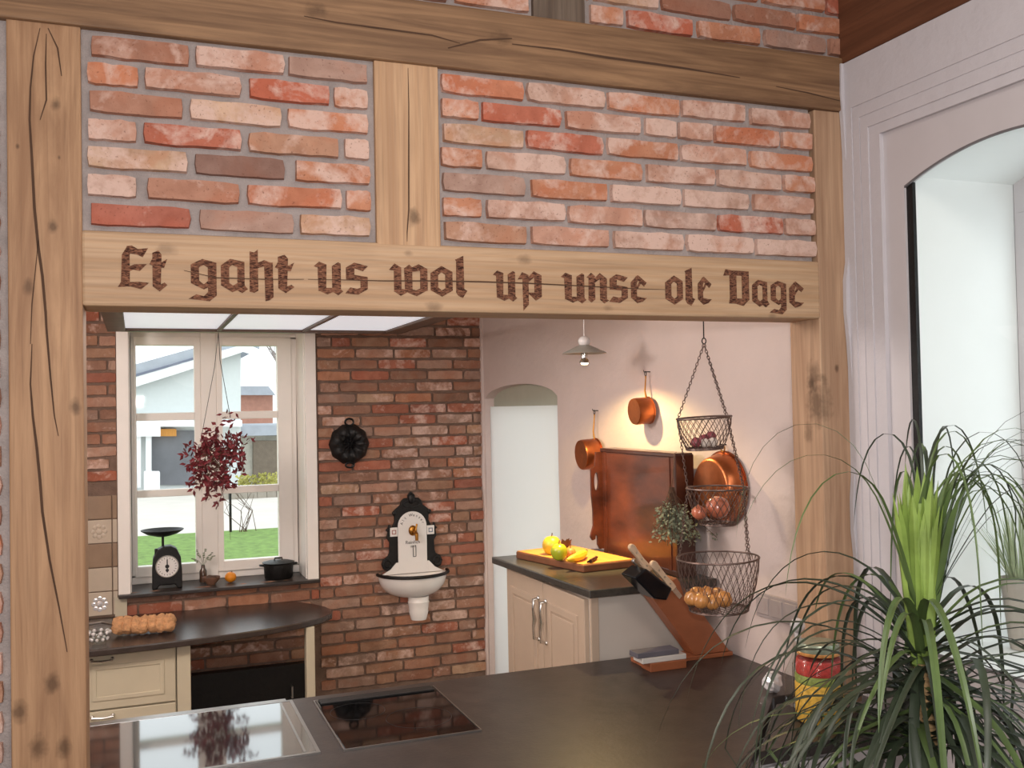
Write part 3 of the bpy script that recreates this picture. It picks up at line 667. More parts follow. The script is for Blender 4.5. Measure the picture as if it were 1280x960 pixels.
def hob(x0, x1, y0, y1, label, gl, rim):
    h = thing('hob', label, 'hob', ((x0+x1)/2, (y0+y1)/2, .83))
    z = .83
    MB().box(x0+.006, x1-.006, y0+.006, y1-.006, z+.0002, z+.005).build('glass_plate', M[gl], h, bevel=.001)
    MB().ring([(x0,y0),(x1,y0),(x1,y1),(x0,y1)], [(x0+rim,y0+rim),(x1-rim,y0+rim),(x1-rim,y1-rim),(x0+rim,y1-rim)], xy, z+.0001, z+.0062).build('steel_frame', M['steel'], h)
    return h
h1 = hob(-.62, .468, .238, .767, 'wide mirror-like glass hob with broad steel frame beside the left post', 'mirror_glass', .010)
MB().box(.425, .432, .26, .745, .8352, .8356).build('sensor_strip', M['steel'], h1)
MB().box(-.60, .45, .768, .80, .8302, .8335).build('steel_strip', M['steel'], h1)
h2 = hob(.530, .938, .230, .730, 'smaller plain black glass hob right of the mirror-like one', 'black_glass', .004)
MB().box(.545, .925, .672, .722, .8352, .840).build('vent_cover', M['iron'], h2, bevel=.001)
for (cx, cy, r) in ((.64, .56, .085), (.80, .42, .10)):
    MB().loop([(cx+r*math.cos(q), cy+r*math.sin(q), .8351) for q in [PI*j/24 for j in range(48)]], .0006, 4).build('cooking_zone', plain('zone_line', rgb(40, 40, 42), .3, var=0), h2)

# ------------------------------------------------------------------ right cabinet with stone top
RC = thing('base_cabinet', 'greige two-door base cabinet against the white wall, higher than the island', 'cabinet', (1.83, 1.25, 0))
cx0, cx1, cy0, cy1 = 1.575, 2.072, .815, 1.655
MB().box(cx0, cx1-.012, cy0, cy1, .0, 1.068).build('body', M['panel_grey'], RC, bevel=.002)
MB().box(cx0-.004, cx0+.03, cy0-.012, cy0, .0, 1.068).build('corner_stile', M['greige'], RC, bevel=.003)
for k, (ya, yb) in enumerate(((cy0+.012, 1.222), (1.230, cy1-.012))):
    dr = MB().box(cx0-.02, cx0, ya, yb, .08, 1.055).build('door', M['greige'], RC, bevel=.003)
    MB().ring([(ya+.055,.14),(yb-.055,.14),(yb-.055,.985),(ya+.055,.985)], [(ya+.085,.17),(yb-.085,.17),(yb-.085,.955),(ya+.085,.955)], lambda a, b_, d: (d, a, b_), cx0-.026, cx0-.018).build('panel_moulding', M['greige'], dr, bevel=.002)
    MB().box(cx0-.024, cx0-.02, ya+.095, yb-.095, .18, .945).build('door_panel', M['greige'], dr, bevel=.002)
    hy = 1.222-.035 if k == 0 else 1.230+.035
    hb = MB(); hb.tube([(cx0-.02,hy,.985),(cx0-.045,hy,.98),(cx0-.048,hy,.94),(cx0-.042,hy,.90),(cx0-.048,hy,.86),(cx0-.045,hy,.82),(cx0-.02,hy,.815)], [.006,.007,.005,.0085,.005,.007,.006], 8)
    hb.ball((cx0-.022,hy,.985), .009).ball((cx0-.022,hy,.815), .009); hb.build('handle', M['chrome'], dr, True)
top = MB().prism([(1.55,.765),(2.098,.765),(2.052,1.70),(1.505,1.70)], xy, 1.07, 1.10).build('stone_top', M['stone'], bevel=.004)
tag(top, 'dark granite top on the greige cabinet under the cutting board', 'worktop')

cb = thing('cutting_board', 'thick yellow-brown wooden cutting board with fruit on the granite top', 'cutting board', (1.80, 1.38, 1.10))
bp = [on(649,697,z=1.10), on(734,716,z=1.10), on(797,708,z=1.10), on(745,688,z=1.10)]
bp = [(1.585,1.60),(1.690,1.115),(1.94,1.140),(1.88,1.655)]
MB().prism(bp, xy, 1.1005, 1.132).build('body', M['board_edge'], cb, bevel=.005)
inn = [(1.745+(a-1.745)*.975, 1.38+(b_-1.38)*.98) for a, b_ in bp]
MB().prism(inn, xy, 1.1322, 1.1345).build('cut_face', M['board_wood'], cb)
BZ = 1.1347
def fruit_stem(p, parent, l=.02): MB().tube([p, (p[0]+.004, p[1]+.003, p[2]+l)], .0022).build('stem', M['twig'], parent)
def at_board(px, py): return on(px, py, z=BZ)
def round_fruit(name, label, cat, px, py, r, mat, sq=(1,1,.92)):
    p = at_board(px, py); c = (p.x, p.y, BZ+r*sq[2]); o_ = thing(name, label, cat, (p.x, p.y, BZ))
    prof = [(0, -.9), (.35, -.94), (.7, -.72), (.95, -.25), (1, .1), (.9, .5), (.62, .84), (.3, .95), (.12, .88), (0, .78)]
    MB().lathe([(a*r*sq[0], b_*r) for a, b_ in prof], c, n=20).build('flesh', M[mat], o_, True); fruit_stem((c[0], c[1], c[2]+r*.8), o_); return o_
round_fruit('apple', 'yellow-green apple at the front of the fruit on the cutting board', 'apple', 699, 700, .036, 'apple')
round_fruit('quince', 'golden yellow quince behind the green apple on the cutting board', 'quince', 690, 693, .042, 'quince')
round_fruit('quince', 'small reddish fruit right of the green apple on the board', 'fruit', 713, 698, .024, 'onion')
p = at_board(722, 701); ban = thing('banana', 'yellow banana lying on the cutting board right of the apple', 'banana', (p.x, p.y, BZ))
bpth = [Vector((p.x-.035+.1*s_, p.y+.04-.11*s_-.03*math.sin(PI*s_), BZ+.017+.012*s_)) for s_ in [i/8 for i in range(9)]]
A, B_ = on(709, 701, z=BZ+.012), on(733, 691, z=BZ+.02)
bpth = [A.lerp(B_, i/8)+Vector((.0, -.018*math.sin(PI*i/8), .004)) for i in range(9)]
MB().tube(bpth, [.005,.012,.016,.018,.019,.018,.016,.012,.006], 8).build('peel', M['banana'], ban, True)
MB().tube([bpth[-1], bpth[-1]+Vector((.008, .012, .006))], [.005, .004], 6).build('stem', M['twig'], ban)
p = at_board(707, 697); lf = thing('dried_leaf', 'curled brown dried leaves sticking up between the fruit', 'leaf', (p.x, p.y, BZ))
for k in range(5):
    mb = MB(); b0 = Vector((p.x, p.y, BZ+.035)); d = Vector((random.uniform(-.5,.9), random.uniform(-.5,.4), 1.3)).normalized(); s_ = d.cross(Vector((0,1,.2))).normalized()
    vs = []
    for i in range(6):
        t_ = i/5; wd = .013*math.sin(PI*min(.98, t_+.06)); c = b0+d*.06*t_+Vector((0,-.012*t_*t_, -.01*t_*t_)); vs += [c-s_*wd+Vector((0,.004,0)), c, c+s_*wd+Vector((0,.004,0))]
    mb.add(vs, [f for i in range(5) for f in ((3*i,3*i+1,3*i+4,3*i+3),(3*i+1,3*i+2,3*i+5,3*i+4))]).build('leaf_blade', M['dry_leaf'], lf, True, recalc=False)
p = at_board(738, 704); q = at_board(746, 699); ck = thing('corkscrew', 'small dark corkscrew tool lying on the board near the banana', 'corkscrew', tuple(p))
MB().tube([p+Vector((0,0,.008)), q+Vector((0,0,.008))], [.008,.006], 8).build('handle', M['mahogany_dark'], ck, True)
MB().tube([p.lerp(q,.1)+Vector((-.02,-.01,.006)), p.lerp(q,.1)+Vector((.02,.015,.006))], .0045, 6).build('lever', M['iron'], ck, True)

# reddish brown tray standing on edge ----------------------------------
tb = thing('butler_tray', 'large polished red-brown tray box standing on edge against the white wall', 'tray', (1.97, 1.2, 1.10))
tx0, ty0, ty1, tz0, tz1 = 1.975, .855, 1.50, 1.1005, 1.580
MB().box(tx0, tx0+.016, ty0, ty1, tz0+.02, tz1-.004).build('tray_face', M['mahogany'], tb, bevel=.003)
MB().box(tx0-.004, 2.05, ty0-.012, ty1+.012, tz1-.012, tz1+.006).build('top_rim', M['mahogany_dark'], tb, bevel=.004)
MB().box(tx0-.002, 2.05, ty0, ty1, tz0, tz0+.022).build('bottom_rim', M['mahogany_dark'], tb, bevel=.003)
MB().box(tx0-.006, 2.052, ty0-.014, ty0+.004, tz0, tz1).build('near_end', M['mahogany_dark'], tb, bevel=.003)
for yy in (ty0+.05, ty1-.03): MB().box(tx0-.004, tx0, yy-.012, yy+.012, tz0+.02, tz1-.012).build('face_strip', M['mahogany'], tb, bevel=.001)
prof = [(2.044,tz1-.01),(1.9470,tz1-.01),(1.9440,1.50),(1.9270,1.475),(1.9200,1.44),(1.9270,1.30),(1.9270,1.235),(1.9150,1.20),(1.9120,1.185),(1.9220,1.17),(1.9340,1.175),(1.9370,1.195),(1.9440,1.19),(1.9440,1.16),(1.9570,1.145),(2.044,1.145)]
hole = [(1.9470+.011*math.cos(q)-.002, 1.435+.042*math.sin(q)) for q in [2*PI*i/16 for i in range(16)]]
ob_ = [(1.9190,1.435)]
# end board as a ring around the hand hole plus the plain rest
def board_y(a, b_, d): return (a, d, b_)
oR = []
for (a, b_) in hole:
    ang = math.atan2((b_-1.435)/.042, (a-1.9450)/.011); oR.append((max(1.9205, min(1.9770, 1.9450+.05*math.cos(ang))), max(1.38, min(1.49, 1.435+.085*math.sin(ang)))))
eb = MB().ring(oR, hole, board_y, ty1, ty1+.014)
eb.prism([(2.044,tz1-.012),(1.9470,tz1-.012),(1.9400,1.505),(1.9205,1.49),(2.044,1.49)], board_y, ty1, ty1+.014)
eb.prism([(2.044,1.49),(1.9770,1.49),(1.9770,1.38),(2.044,1.38)], board_y, ty1, ty1+.014)
eb.prism([(2.044,1.38),(1.9205,1.38),(1.9270,1.30),(1.9270,1.235),(1.9150,1.20),(1.9110,1.185),(1.9210,1.17),(1.9340,1.175),(1.9370,1.195),(1.9460,1.185),(1.9460,1.15),(1.9570,1.13),(2.044,1.13)], board_y, ty1, ty1+.014)
eb.build('end_board', M['mahogany'], tb)

# herbs ----------------------------------------------------------------
hb = thing('herb_bundle', 'grey-green dried herb bunch hanging upside down beside the red-brown tray', 'herbs', (1.93, .80, 1.22))
top_ = Vector((1.92, .79, 1.44)); rnd = random.Random(11); st, fo = MB(), MB()
for k in range(60):
    tip = Vector((1.935+rnd.gauss(0,.062), .765+rnd.gauss(0,.03), 1.235+abs(rnd.gauss(0,.025))+.04*abs(rnd.gauss(0,.6))))
    mid = top_.lerp(tip, .5)+Vector((0, 0, -.01)); st.tube([top_+Vector((rnd.uniform(-.008,.008),rnd.uniform(-.006,.006),.02)), mid, tip], .0013, 4)
    for j in range(22):
        t_ = rnd.uniform(.35, 1.03); c = top_.lerp(tip, t_)+Vector((rnd.gauss(0,.007), rnd.gauss(0,.006), rnd.gauss(0,.006)))
        d = Vector((rnd.gauss(0,1), rnd.gauss(0,1), rnd.gauss(-.6,.7))).normalized()*.016; s_ = d.orthogonal().normalized()*.0046
        fo.add([c, c+d*.5+s_, c+d, c+d*.5-s_], [(0,1,2,3)])
st.build('stems', M['twig'], hb); fo.build('foliage', M['herb'], hb, kind='stuff', recalc=False)
MB().loop([top_+Vector((.012*math.cos(q), .010*math.sin(q), .0)) for q in [PI*i/4 for i in range(8)]], .004).build('tie', M['twig'], hb)
MB().tube([top_+Vector((0,0,.02)), Vector((1.965,.835,1.588)), Vector((1.98,.85,1.590))], .0015, 4).build('string', M['twig'], hb)

# ------------------------------------------------------------------ copper pans on the wall
def saucepan(px, py, hookpx, yy, r, depth, label, mat='copper'):
    xx = xw(yy); c = on(px, py, x=xx-depth*.6); hk = on(*hookpx, x=xx-.02)
    t_ = thing('copper_saucepan', label, 'saucepan', tuple(c), 'small copper saucepans on the wall')
    c = Vector((xx-.012, c.y, c.z))
    ax = Vector((-1, 0, -.06)).normalized()
    MB().lathe([(r*.96,0),(r,.004),(r,depth*.9),(r*.96,depth),(0,depth)], c, ax, n=28).build('pan_body', M[mat], t_, True)
    MB().lathe([(r*.955,0),(r*1.035,.001),(r*1.035,.005),(r*.98,.006)], c+ax*.0, ax, n=28).build('pan_rim', M['copper'], t_, True)
    tp = c+Vector((-.012, 0, r)); h2_ = Vector((xx-.02, hk.y, hk.z))
    MB().tube([tp-Vector((0,0,.01)), tp.lerp(h2_,.3)+Vector((-.006,0,0)), tp.lerp(h2_,.9), h2_], [.005,.0035,.003,.004], 8).build('handle', M['brass'], t_, True)
    MB().loop([h2_+Vector((0, .008*math.cos(q), .010+.010*math.sin(q))) for q in [PI*i/5 for i in range(10)]], .002).build('hanging_loop', M['iron'], t_)
    MB().tube([h2_+Vector((.03,0,.018)), h2_+Vector((-.008,0,.018)), h2_+Vector((-.01,0,.026))], .002).build('wall_hook', M['iron'], t_)
    return t_
saucepan(803, 513, (807, 470), 1.305, .058, .075, 'small copper saucepan in the lamp glow, hanging highest on the wall')
saucepan(737, 567, (743, 518), 1.72, .072, .085, 'copper saucepan hanging beside the top left corner of the tray', 'copper')
yy = .70; xx = xw(yy); c = Vector((xx-.01, .70, 1.455))
cp = thing('copper_pan', 'large round copper pan on the wall behind the wire baskets', 'pan', tuple(c))
ax = Vector((-1,-.05,0)).normalized()
MB().lathe([(.136,0),(.137,.004),(.118,.062),(.110,.070),(.104,.072),(0,.072)], c, ax, n=40).build('pan_body', M['copper'], cp, True)
MB().lathe([(.132,0),(.143,.001),(.143,.006),(.134,.007)], c, ax, n=40).build('pan_rim', M['copper_dark'], cp, True)
MB().tube([c+Vector((-.02,-.135,-.01)), c+Vector((-.03,-.165,-.012)), c+Vector((-.02,-.165,-.03))], .006).build('side_handle', M['iron'], cp, True)
MB().loop([c+Vector((-.006, .012*math.cos(q), .15+.012*math.sin(q))) for q in [PI*i/5 for i in range(10)]], .003).build('hanging_loop', M['brass'], cp)
MB().tube([c+Vector((.03,0,.165)), c+Vector((-.014,0,.165)), c+Vector((-.016,0,.172))], .0025).build('wall_hook', M['iron'], cp)

# ------------------------------------------------------------------ pendant lamp
lc = Vector((1.775, 1.24, 2.0))
LMP = thing('pendant_lamp', 'small grey conical pendant lamp with white porcelain ball, lit halogen bulb', 'lamp', tuple(lc))
MB().lathe([(.094,.0),(.092,.004),(.05,.024),(.022,.036),(.018,.036),(.045,.021),(.088,.0),(.094,.0)], lc, n=36, caps=False).build('shade', M['shade'], LMP, True)
MB().ball(lc+Vector((0,0,.052)), .026, 20, 12, (1,1,.9)).build('porcelain_ball', M['porcelain'], LMP, True)
MB().lathe([(.0,.012),(.014,.012),(.015,-.018),(.0,-.018)], lc, n=16).build('socket', M['chrome'], LMP, True)
MB().lathe([(.010,-.018),(.020,-.030),(.022,-.040),(.0,-.040)], lc, n=18).build('reflector', M['chrome'], LMP, True)
MB().lathe([(.016,-.041),(.012,-.046),(.0,-.047)], lc, n=14).build('bulb', M['bulb'], LMP, True)
MB().tube([lc+Vector((0,0,.075)), (lc.x,lc.y,2.458)], .002, 5).build('cord', M['porcelain'], LMP)
sp = bpy.data.lights.new('pendant_spot', 'SPOT'); sp.energy = 22; sp.color = (1.0, .72, .30); sp.spot_size = math.radians(150); sp.spot_blend = .4; sp.shadow_soft_size = .012
so = bpy.data.objects.new('pendant_spot', sp); COL.objects.link(so); so.location = lc+Vector((0,0,-.055)); so.rotation_euler = (0,0,0)
sp2 = sp.copy(); sp2.energy = 75; sp2.spot_size = math.radians(46); sp2.spot_blend = .5      # the reflector's core beam
so2 = bpy.data.objects.new('pendant_spot_core', sp2); COL.objects.link(so2); so2.location = so.location; so2.rotation_euler = (math.radians(6), 0, 0)

# ------------------------------------------------------------------ three-tier wire basket
YB = .36
bk = thing('hanging_basket', 'three-tier dark wire basket hanging on chains between lintel and white wall', 'basket', tuple(on(893,765,y=YB)))
def ell(c, r, n, z, tilt=Vector((0,0,0))): return [Vector((c.x+r*math.cos(2*PI*i/n), c.y+r*math.sin(2*PI*i/n), z)) + Vector((0,0,tilt.x*r*math.cos(2*PI*i/n)+tilt.y*r*math.sin(2*PI*i/n))) for i in range(n)]
def basket(cx_px, rim_py, bot_py, r_top, r_bot, n, name, tilt=Vector((0,0,0)), rings=1):
    tc = on(cx_px, rim_py, y=YB); bz = on(cx_px, bot_py, y=YB).z
    T = ell(tc, r_top, n, tc.z, tilt); Bm = ell(tc, r_bot, n, bz, tilt)
    b_ = MB().loop(T, .0034).build(name, M['wire'], bk)
    MB().loop(Bm, .0030).loop([p*1 + Vector((0,0,.004)) for p in Bm], .002).build('bottom_ring', M['wire'], b_)
    ww_ = MB(); N_ = n
    for i in range(N_):
        for s_ in (3, -3):
            e = Bm[(i+s_) % N_]; a = T[i]
            pts = []
            for k in range(5):
                t_ = k/4; ang = 2*PI*(i+s_*t_)/N_; rr = (r_top+(r_bot-r_top)*(t_**1.8)); z = tc.z+(bz-tc.z)*t_
                pts.append(Vector((tc.x+rr*math.cos(ang), tc.y+rr*math.sin(ang), z+tilt.x*rr*math.cos(ang)+tilt.y*rr*math.sin(ang))))
            ww_.tube(pts, .0010, 4, False)
    for i in range(N_//2):
        ww_.tube([Bm[i], Bm[(N_-i) % N_]], .0012, 4, False)
    ww_.build('wire_mesh', M['wire'], b_)
    return tc, bz, T, Bm
b1 = basket(880, 522, 561, .092, .062, 26, 'top_basket', Vector((.05,0,0)))
b2 = basket(897, 610, 655, .105, .060, 26, 'middle_basket')
b3 = basket(897, 697, 762, .138, .098, 34, 'bottom_basket', Vector((.02,0,0)))
ap = on(880, 430, y=YB); 
def chain(a, b_):
    mb = MB(); L_ = (b_-a).length; n = max(2, int(L_/.011)); d = (b_-a).normalized(); s0 = d.orthogonal().normalized(); s1 = d.cross(s0)
    for i in range(n):
        c = a+d*(L_*(i+.5)/n); s_ = s0 if i % 2 else s1
        mb.loop([c+d*.0072*math.cos(q)+s_*.0042*math.sin(q) for q in [PI*j/4 for j in range(8)]], .0013, 4)
    return mb.build('chain', M['wire'], bk)
MB().tube([(ap.x, ap.y, 2.458), (ap.x, ap.y, ap.z+.02)], .0022, 5).loop([ap+Vector((.008*math.cos(q), 0, .01+.010*math.sin(q))) for q in [PI*j/5 for j in range(10)]], .0022).build('hook', M['iron'], bk)
for ang in (PI*.95, 0.12, PI*1.58):
    def pt(b_, k=0):
        tc = b_[0]; r = (b_[2][0]-Vector((tc.x,tc.y,b_[2][0].z))).length
        n = len(b_[2]); return b_[2][int(round(ang/(2*PI)*n)) % n]
    chain(ap, pt(b1)); chain(pt(b1), pt(b2)); chain(pt(b2), pt(b3))
def onion(px, py, r, name, label, cat, grp, mat, off=0.0, sq=.9, top=.12):
    p = on(px, py, y=YB+off); o_ = thing(name, label, cat, tuple(p-Vector((0,0,r*sq))), grp)
    MB().lathe([(0,-1*sq*r),(r*.4,-.9*sq*r),(r*.85,-.5*sq*r),(r,0),(r*.86,.5*sq*r),(r*.5,.85*sq*r),(r*.2,1.02*sq*r),(r*.1,(1+top)*sq*r),(0,(1.05+top)*sq*r)], p, (random.uniform(-.5,.5), random.uniform(-.8,.2), 1), n=18).build('bulb', M[mat], o_, True)
    ax_ = Vector((0,-.1,1)); MB().ball(p+Vector((0,0,-sq*r)), r*.14, 8, 5, (1,1,.5)).build('root', M['twig'], o_); return o_
onion(897, 634, .042, 'onion', 'large shiny red-brown onion in the middle wire basket', 'onion', None, 'onion_red')
onion(874, 641, .027, 'onion', 'small shiny red-brown onion beside the large one in the middle basket', 'onion', None, 'onion_red')
G3 = 'onions in the bottom basket'
for (px, py, r, off, lb) in ((865,748,.027,-.03,'golden onion at the far left of the bottom wire basket'), (876,751,.029,-.05,'golden onion left of centre in front in the bottom basket'),
        (890,753,.028,-.06,'orange onion at the front centre of the bottom basket'), (905,749,.030,-.045,'pale golden onion at the right front of the bottom basket'),
        (871,742,.026,.03,'onion at the back left of the bottom basket'), (897,743,.026,.035,'dark onion at the back right of the bottom basket'), (884,742,.027,.02,'onion at the back centre of the bottom basket')):
    onion(px, py, r, 'onion', lb, 'onion', G3, 'onion', off)
for (px, py, r, off, nm, lb, mt) in ((870,553,.019,-.02,'shallot','reddish shallot at the left of the top wire basket','shallot'), (880,549,.018,.02,'shallot','reddish shallot at the back of the top wire basket','shallot'),
        (889,545,.018,.02,'shallot','reddish shallot on top right in the top wire basket','shallot'), (891,553,.019,-.025,'garlic_bulb','white garlic bulb at the right front of the top basket','garlic'), (881,554,.017,-.03,'garlic_bulb','white garlic bulb in the front middle of the top basket','garlic')):
    onion(px, py, r, nm, lb, 'garlic' if mt == 'garlic' else 'shallot', None, mt, off)

# ------------------------------------------------------------------ knife block, knives, whetstones, switch
kb = thing('knife_block', 'leaning cherry-wood knife block with black holder on the island', 'knife block', (1.95, .69, .83))
KY0, KY1 = .655, .735
def ky(px, py, yy=KY0): q = on(px, py, y=yy); return (q.x, q.z)
f_ = lambda a, b_, d: (a, d, b_)
MB().prism([(1.70,.8305),(2.085,.8305),(2.085,.846),(1.70,.846)], f_, KY0-.005, KY1+.005).build('base_plate', M['block_wood'], kb, bevel=.002)
bl = [ky(869,818), ky(912,806), ky(846,722), ky(812,742)]
bl[0] = (bl[0][0], .847); bl[1] = (min(bl[1][0], 2.075), .847)
MB().prism(bl, f_, KY0, KY1).build('slanted_plank', M['block_wood'], kb, bevel=.003)
hl = [ky(788,721), ky(803,709), ky(836,734), ky(829,749), ky(814,747)]
MB().prism(hl, f_, KY0-.028, KY1+.0).build('knife_holder', M['black_plastic'], kb, bevel=.006)
def knife(a, b_, yy, label, hw, mat='handle_wood', c=None):
    A, B_ = on(*a, y=yy), on(*b_, y=yy); k_ = thing('knife', label, 'knife', tuple(B_))
    d = (B_-A).normalized(); s_ = Vector((-d.z, 0, d.x)); n_ = (B_-A).length
    pr = [(0,.3),(.04,.85),(.12,1),(.35,.8),(.6,.75),(.85,.95),(1,.8)]
    P = [A+d*n_*u+s_*hw*v for u, v in pr]+[A+d*n_*u-s_*hw*v for u, v in reversed(pr)]
    MB().prism([(q.x, q.z) for q in P], f_, yy-.009, yy+.009).build('handle', M[mat], k_, bevel=.003)
    MB().prism([(q.x, q.z) for q in (B_+s_*hw*.7, B_-s_*hw*.7, B_+d*.045-s_*hw*.6, B_+d*.045+s_*hw*.6)], f_, yy-.0015, yy+.0015).build('blade', M['chrome'], k_)
    for u in (.3, .55, .8): MB().lathe([(.003,-.0102),(.003,.0102)], A+d*n_*u+Vector((0,0,0)), (0,1,0), n=8).build('rivet', M['steel'], k_)
    return k_
knife((787,681), (812,713), .665, 'pale-handled knife standing highest out of the black knife holder', .013)
knife((814,702), (842,736), .640, 'pale-handled knife in front, lower right in the black knife holder', .014)
for k, (px, py) in enumerate(((797,706),(790,721))):
    knife((px-6, py-7), (px+10, py+10), .700+.014*k, ('silver-handled knife between the pale handles in the holder', 'black-handled knife at the left edge of the knife holder')[k], .009, ('steel','black_plastic')[k])
def slab(a, b_, z0, z1, y0, y1, name, label, mat, cat='whetstone'):
    x0, x1 = on(a, 820, y=y0).x, on(b_, 820, y=y0).x
    return tag(MB().box(x0, x1, y0, y1, z0, z1).build(name, M[mat], bevel=.002), label, cat)
slab(813, 858, .8302, .8605, .575, .645, 'wooden_holder', 'orange-brown wooden stone holder at the bottom of the whetstone stack', 'block_wood', 'holder')
slab(803, 858, .8610, .8800, .580, .650, 'whetstone', 'pale grey whetstone in the middle of the stack on the island', 'stone_pale')
slab(797, 849, .8805, .8990, .585, .648, 'whetstone', 'dark grey whetstone topmost on the stack on the island', 'stone_grey')
tag(MB().prism([(1.735,.8302),(1.762,.8302),(1.762,.848),(1.745,.851),(1.735,.842)], f_, .585, .630).build('rubber_foot', M['black_plastic'], bevel=.002), 'small black rubber wedge left of the wooden stone holder', 'wedge')
sw = thing('switch_plate', 'triple socket and switch plate low on the white wall beside the post', 'switch', (xw(.41), .41, 1.0))
sx = xw(.41)
MB().prism([(.293,1.002),(.527,1.002),(.527,1.088),(.293,1.088)], lambda a, b_, d: (xw(a)+d, a, b_), -.012, .002).build('frame', M['switch'], sw, bevel=.002)
for k in range(3):
    ya = .303+k*.076
    i_ = MB().prism([(ya,1.014),(ya+.062,1.014),(ya+.062,1.076),(ya,1.076)], lambda a, b_, d: (xw(a)+d, a, b_), -.016, -.010).build('insert', M['switch'], sw, bevel=.002)
    if k: MB().lathe([(.022,0),(.022,.001),(.019,.003),(.0,.003)], (xw(ya)-.017, ya+.031, 1.045), (1,0,0), n=20).build('socket_well', plain('socket_shadow', rgb(170,156,154), .4, var=0), i_)

# ------------------------------------------------------------------ jars and glass on the counter
jc = Vector((1.905, -.075, .8245))
jar = thing('storage_jar', 'lidded glass jar layered with red, green and yellow pasta by the right post', 'jar', tuple(jc))
for nm, r0, z0, z1, mt in (('yellow_pasta', .070, .004, .115, 'pasta_yellow'), ('green_pasta', .070, .1155, .140, 'pasta_green'), ('red_pasta', .067, .1405, .185, 'pasta_red')):
    mb = MB().lathe([(0,z0),(r0*.97,z0),(r0,z0+.008),(r0,z1-.004),(r0*.95,z1),(0,z1)], jc, n=28); mb.build(nm, M[mt], jar, True, kind='stuff')
MB().lathe([(.0,.001),(.073,.001),(.077,.012),(.077,.165),(.064,.195),(.054,.20),(.054,.205)], jc, n=32).build('glass_body', M['jar_glass'], jar, True)
MB().lathe([(.0,.203),(.060,.203),(.062,.206),(.062,.228),(.058,.233),(.0,.234)], jc, n=32).build('lid', plain('jar_lid', rgb(150,160,140), .2, .4, .1), jar, True)
MB().lathe([(.062,.198),(.0645,.200),(.0645,.206),(.062,.208),(.062,.198)], jc, n=32, caps=False).build('seal_ring', M['onion'], jar, True)
kc = on(1012, 800, y=.07); kc = Vector((1.935, .06, .8305)); 
dc = thing('decanter', 'clear glass decanter with round stopper, almost hidden behind the jar', 'decanter', tuple(kc))
MB().lathe([(0,0),(.042,0),(.045,.01),(.044,.10),(.02,.15),(.014,.19),(.017,.20)], kc, n=24).build('glass_body', M['jar_glass'], dc, True)
sz_ = on(1012, 793, y=.06).z; MB().lathe([(0,.0),(.010,.0),(.011,.03),(0,.03)], kc+Vector((0,0,.195)), n=12).ball(kc+Vector((0,0,.195+.05)), .024, 14, 10).build('stopper', M['crystal'], dc, False)
p = on(968, 860, z=.8305); tag(MB().ball((p.x-.035, p.y-.04, .8305+.034), .034, 9, 7, warp=.25).build('crystal_ornament', M['crystal']), 'faceted clear crystal ornament on the island left of the jar', 'ornament')

# ------------------------------------------------------------------ ponytail palm
def leaf_mesh(mb, root, az, el, Ln, wd, droop, n=12, base=.9, fold=.35, late=0.0, curl=0.0, sheath=0.0):
    d = Vector((math.cos(az)*math.cos(el), math.sin(az)*math.cos(el), math.sin(el))); p = Vector(root); st_ = Ln/n; vs = []
    for i in range(n+1):
        t_ = i/n
        side = d.cross(Vector((0,0,1))); side = side.normalized() if side.length > .05 else Vector((-math.sin(az), math.cos(az), 0))
        nr = side.cross(d).normalized()
        h = wd*.5*(base+(1-base)*min(1, t_*4))*max(.03, (1-t_)**.55) if not sheath else wd*.5*(1.0 if t_ < sheath else max(.03, max(.30, 1-(t_-sheath)/.12)*((1-t_)/(1-sheath))**.5))
        vs += [p-side*h+nr*h*fold, p, p+side*h+nr*h*fold]
        g = droop*(0.25 if t_ < late else 1.0)*st_*(1+1.4*t_)
        d = (d+Vector((0,0,-g))+Vector((-math.sin(az), math.cos(az), 0))*curl*st_).normalized(); p = p+d*st_
        if p.x > 2.07 and root[2] < 1.6 and root[0] < 2: p.x = 2.07-.02*(t_-.5)
        if p.z < .87 and root[0] < 2: p.y = min(p.y, -.49)
    mb.add(vs, [f for i in range(n) for f in ((3*i,3*i+1,3*i+4,3*i+3),(3*i+1,3*i+2,3*i+5,3*i+4))])
    return mb
pc = Vector((1.66, -.75, 0))
pl = thing('ponytail_palm', 'tall ponytail palm with bright young crown and drooping dark leaves before the window', 'plant', (1.70, -.75, 0))
MB().lathe([(0,0),(.12,0),(.15,.34),(.155,.36),(.140,.36),(.135,.33),(0,.33)], (1.72,-.75,0), n=32).build('pot', M['terracotta'], pl, True)
MB().lathe([(0,.331),(.134,.331),(.0,.345)], (1.72,-.75,0), n=24).build('soil', M['soil'], pl)
MB().tube([(1.72,-.75,.33),(1.715,-.75,.42),(1.70,-.755,.6),(1.69,-.75,.9),(1.675,-.75,1.08),(1.663,-.75,1.20)], [.075,.06,.03,.022,.02,.022], 14).build('trunk', M['bark'], pl, True)
rl = random.Random(21)
PXW = [M['leaf'], M['leaf_mid'], M['leaf_light']]
crown = Vector((1.660, -.75, 1.20))
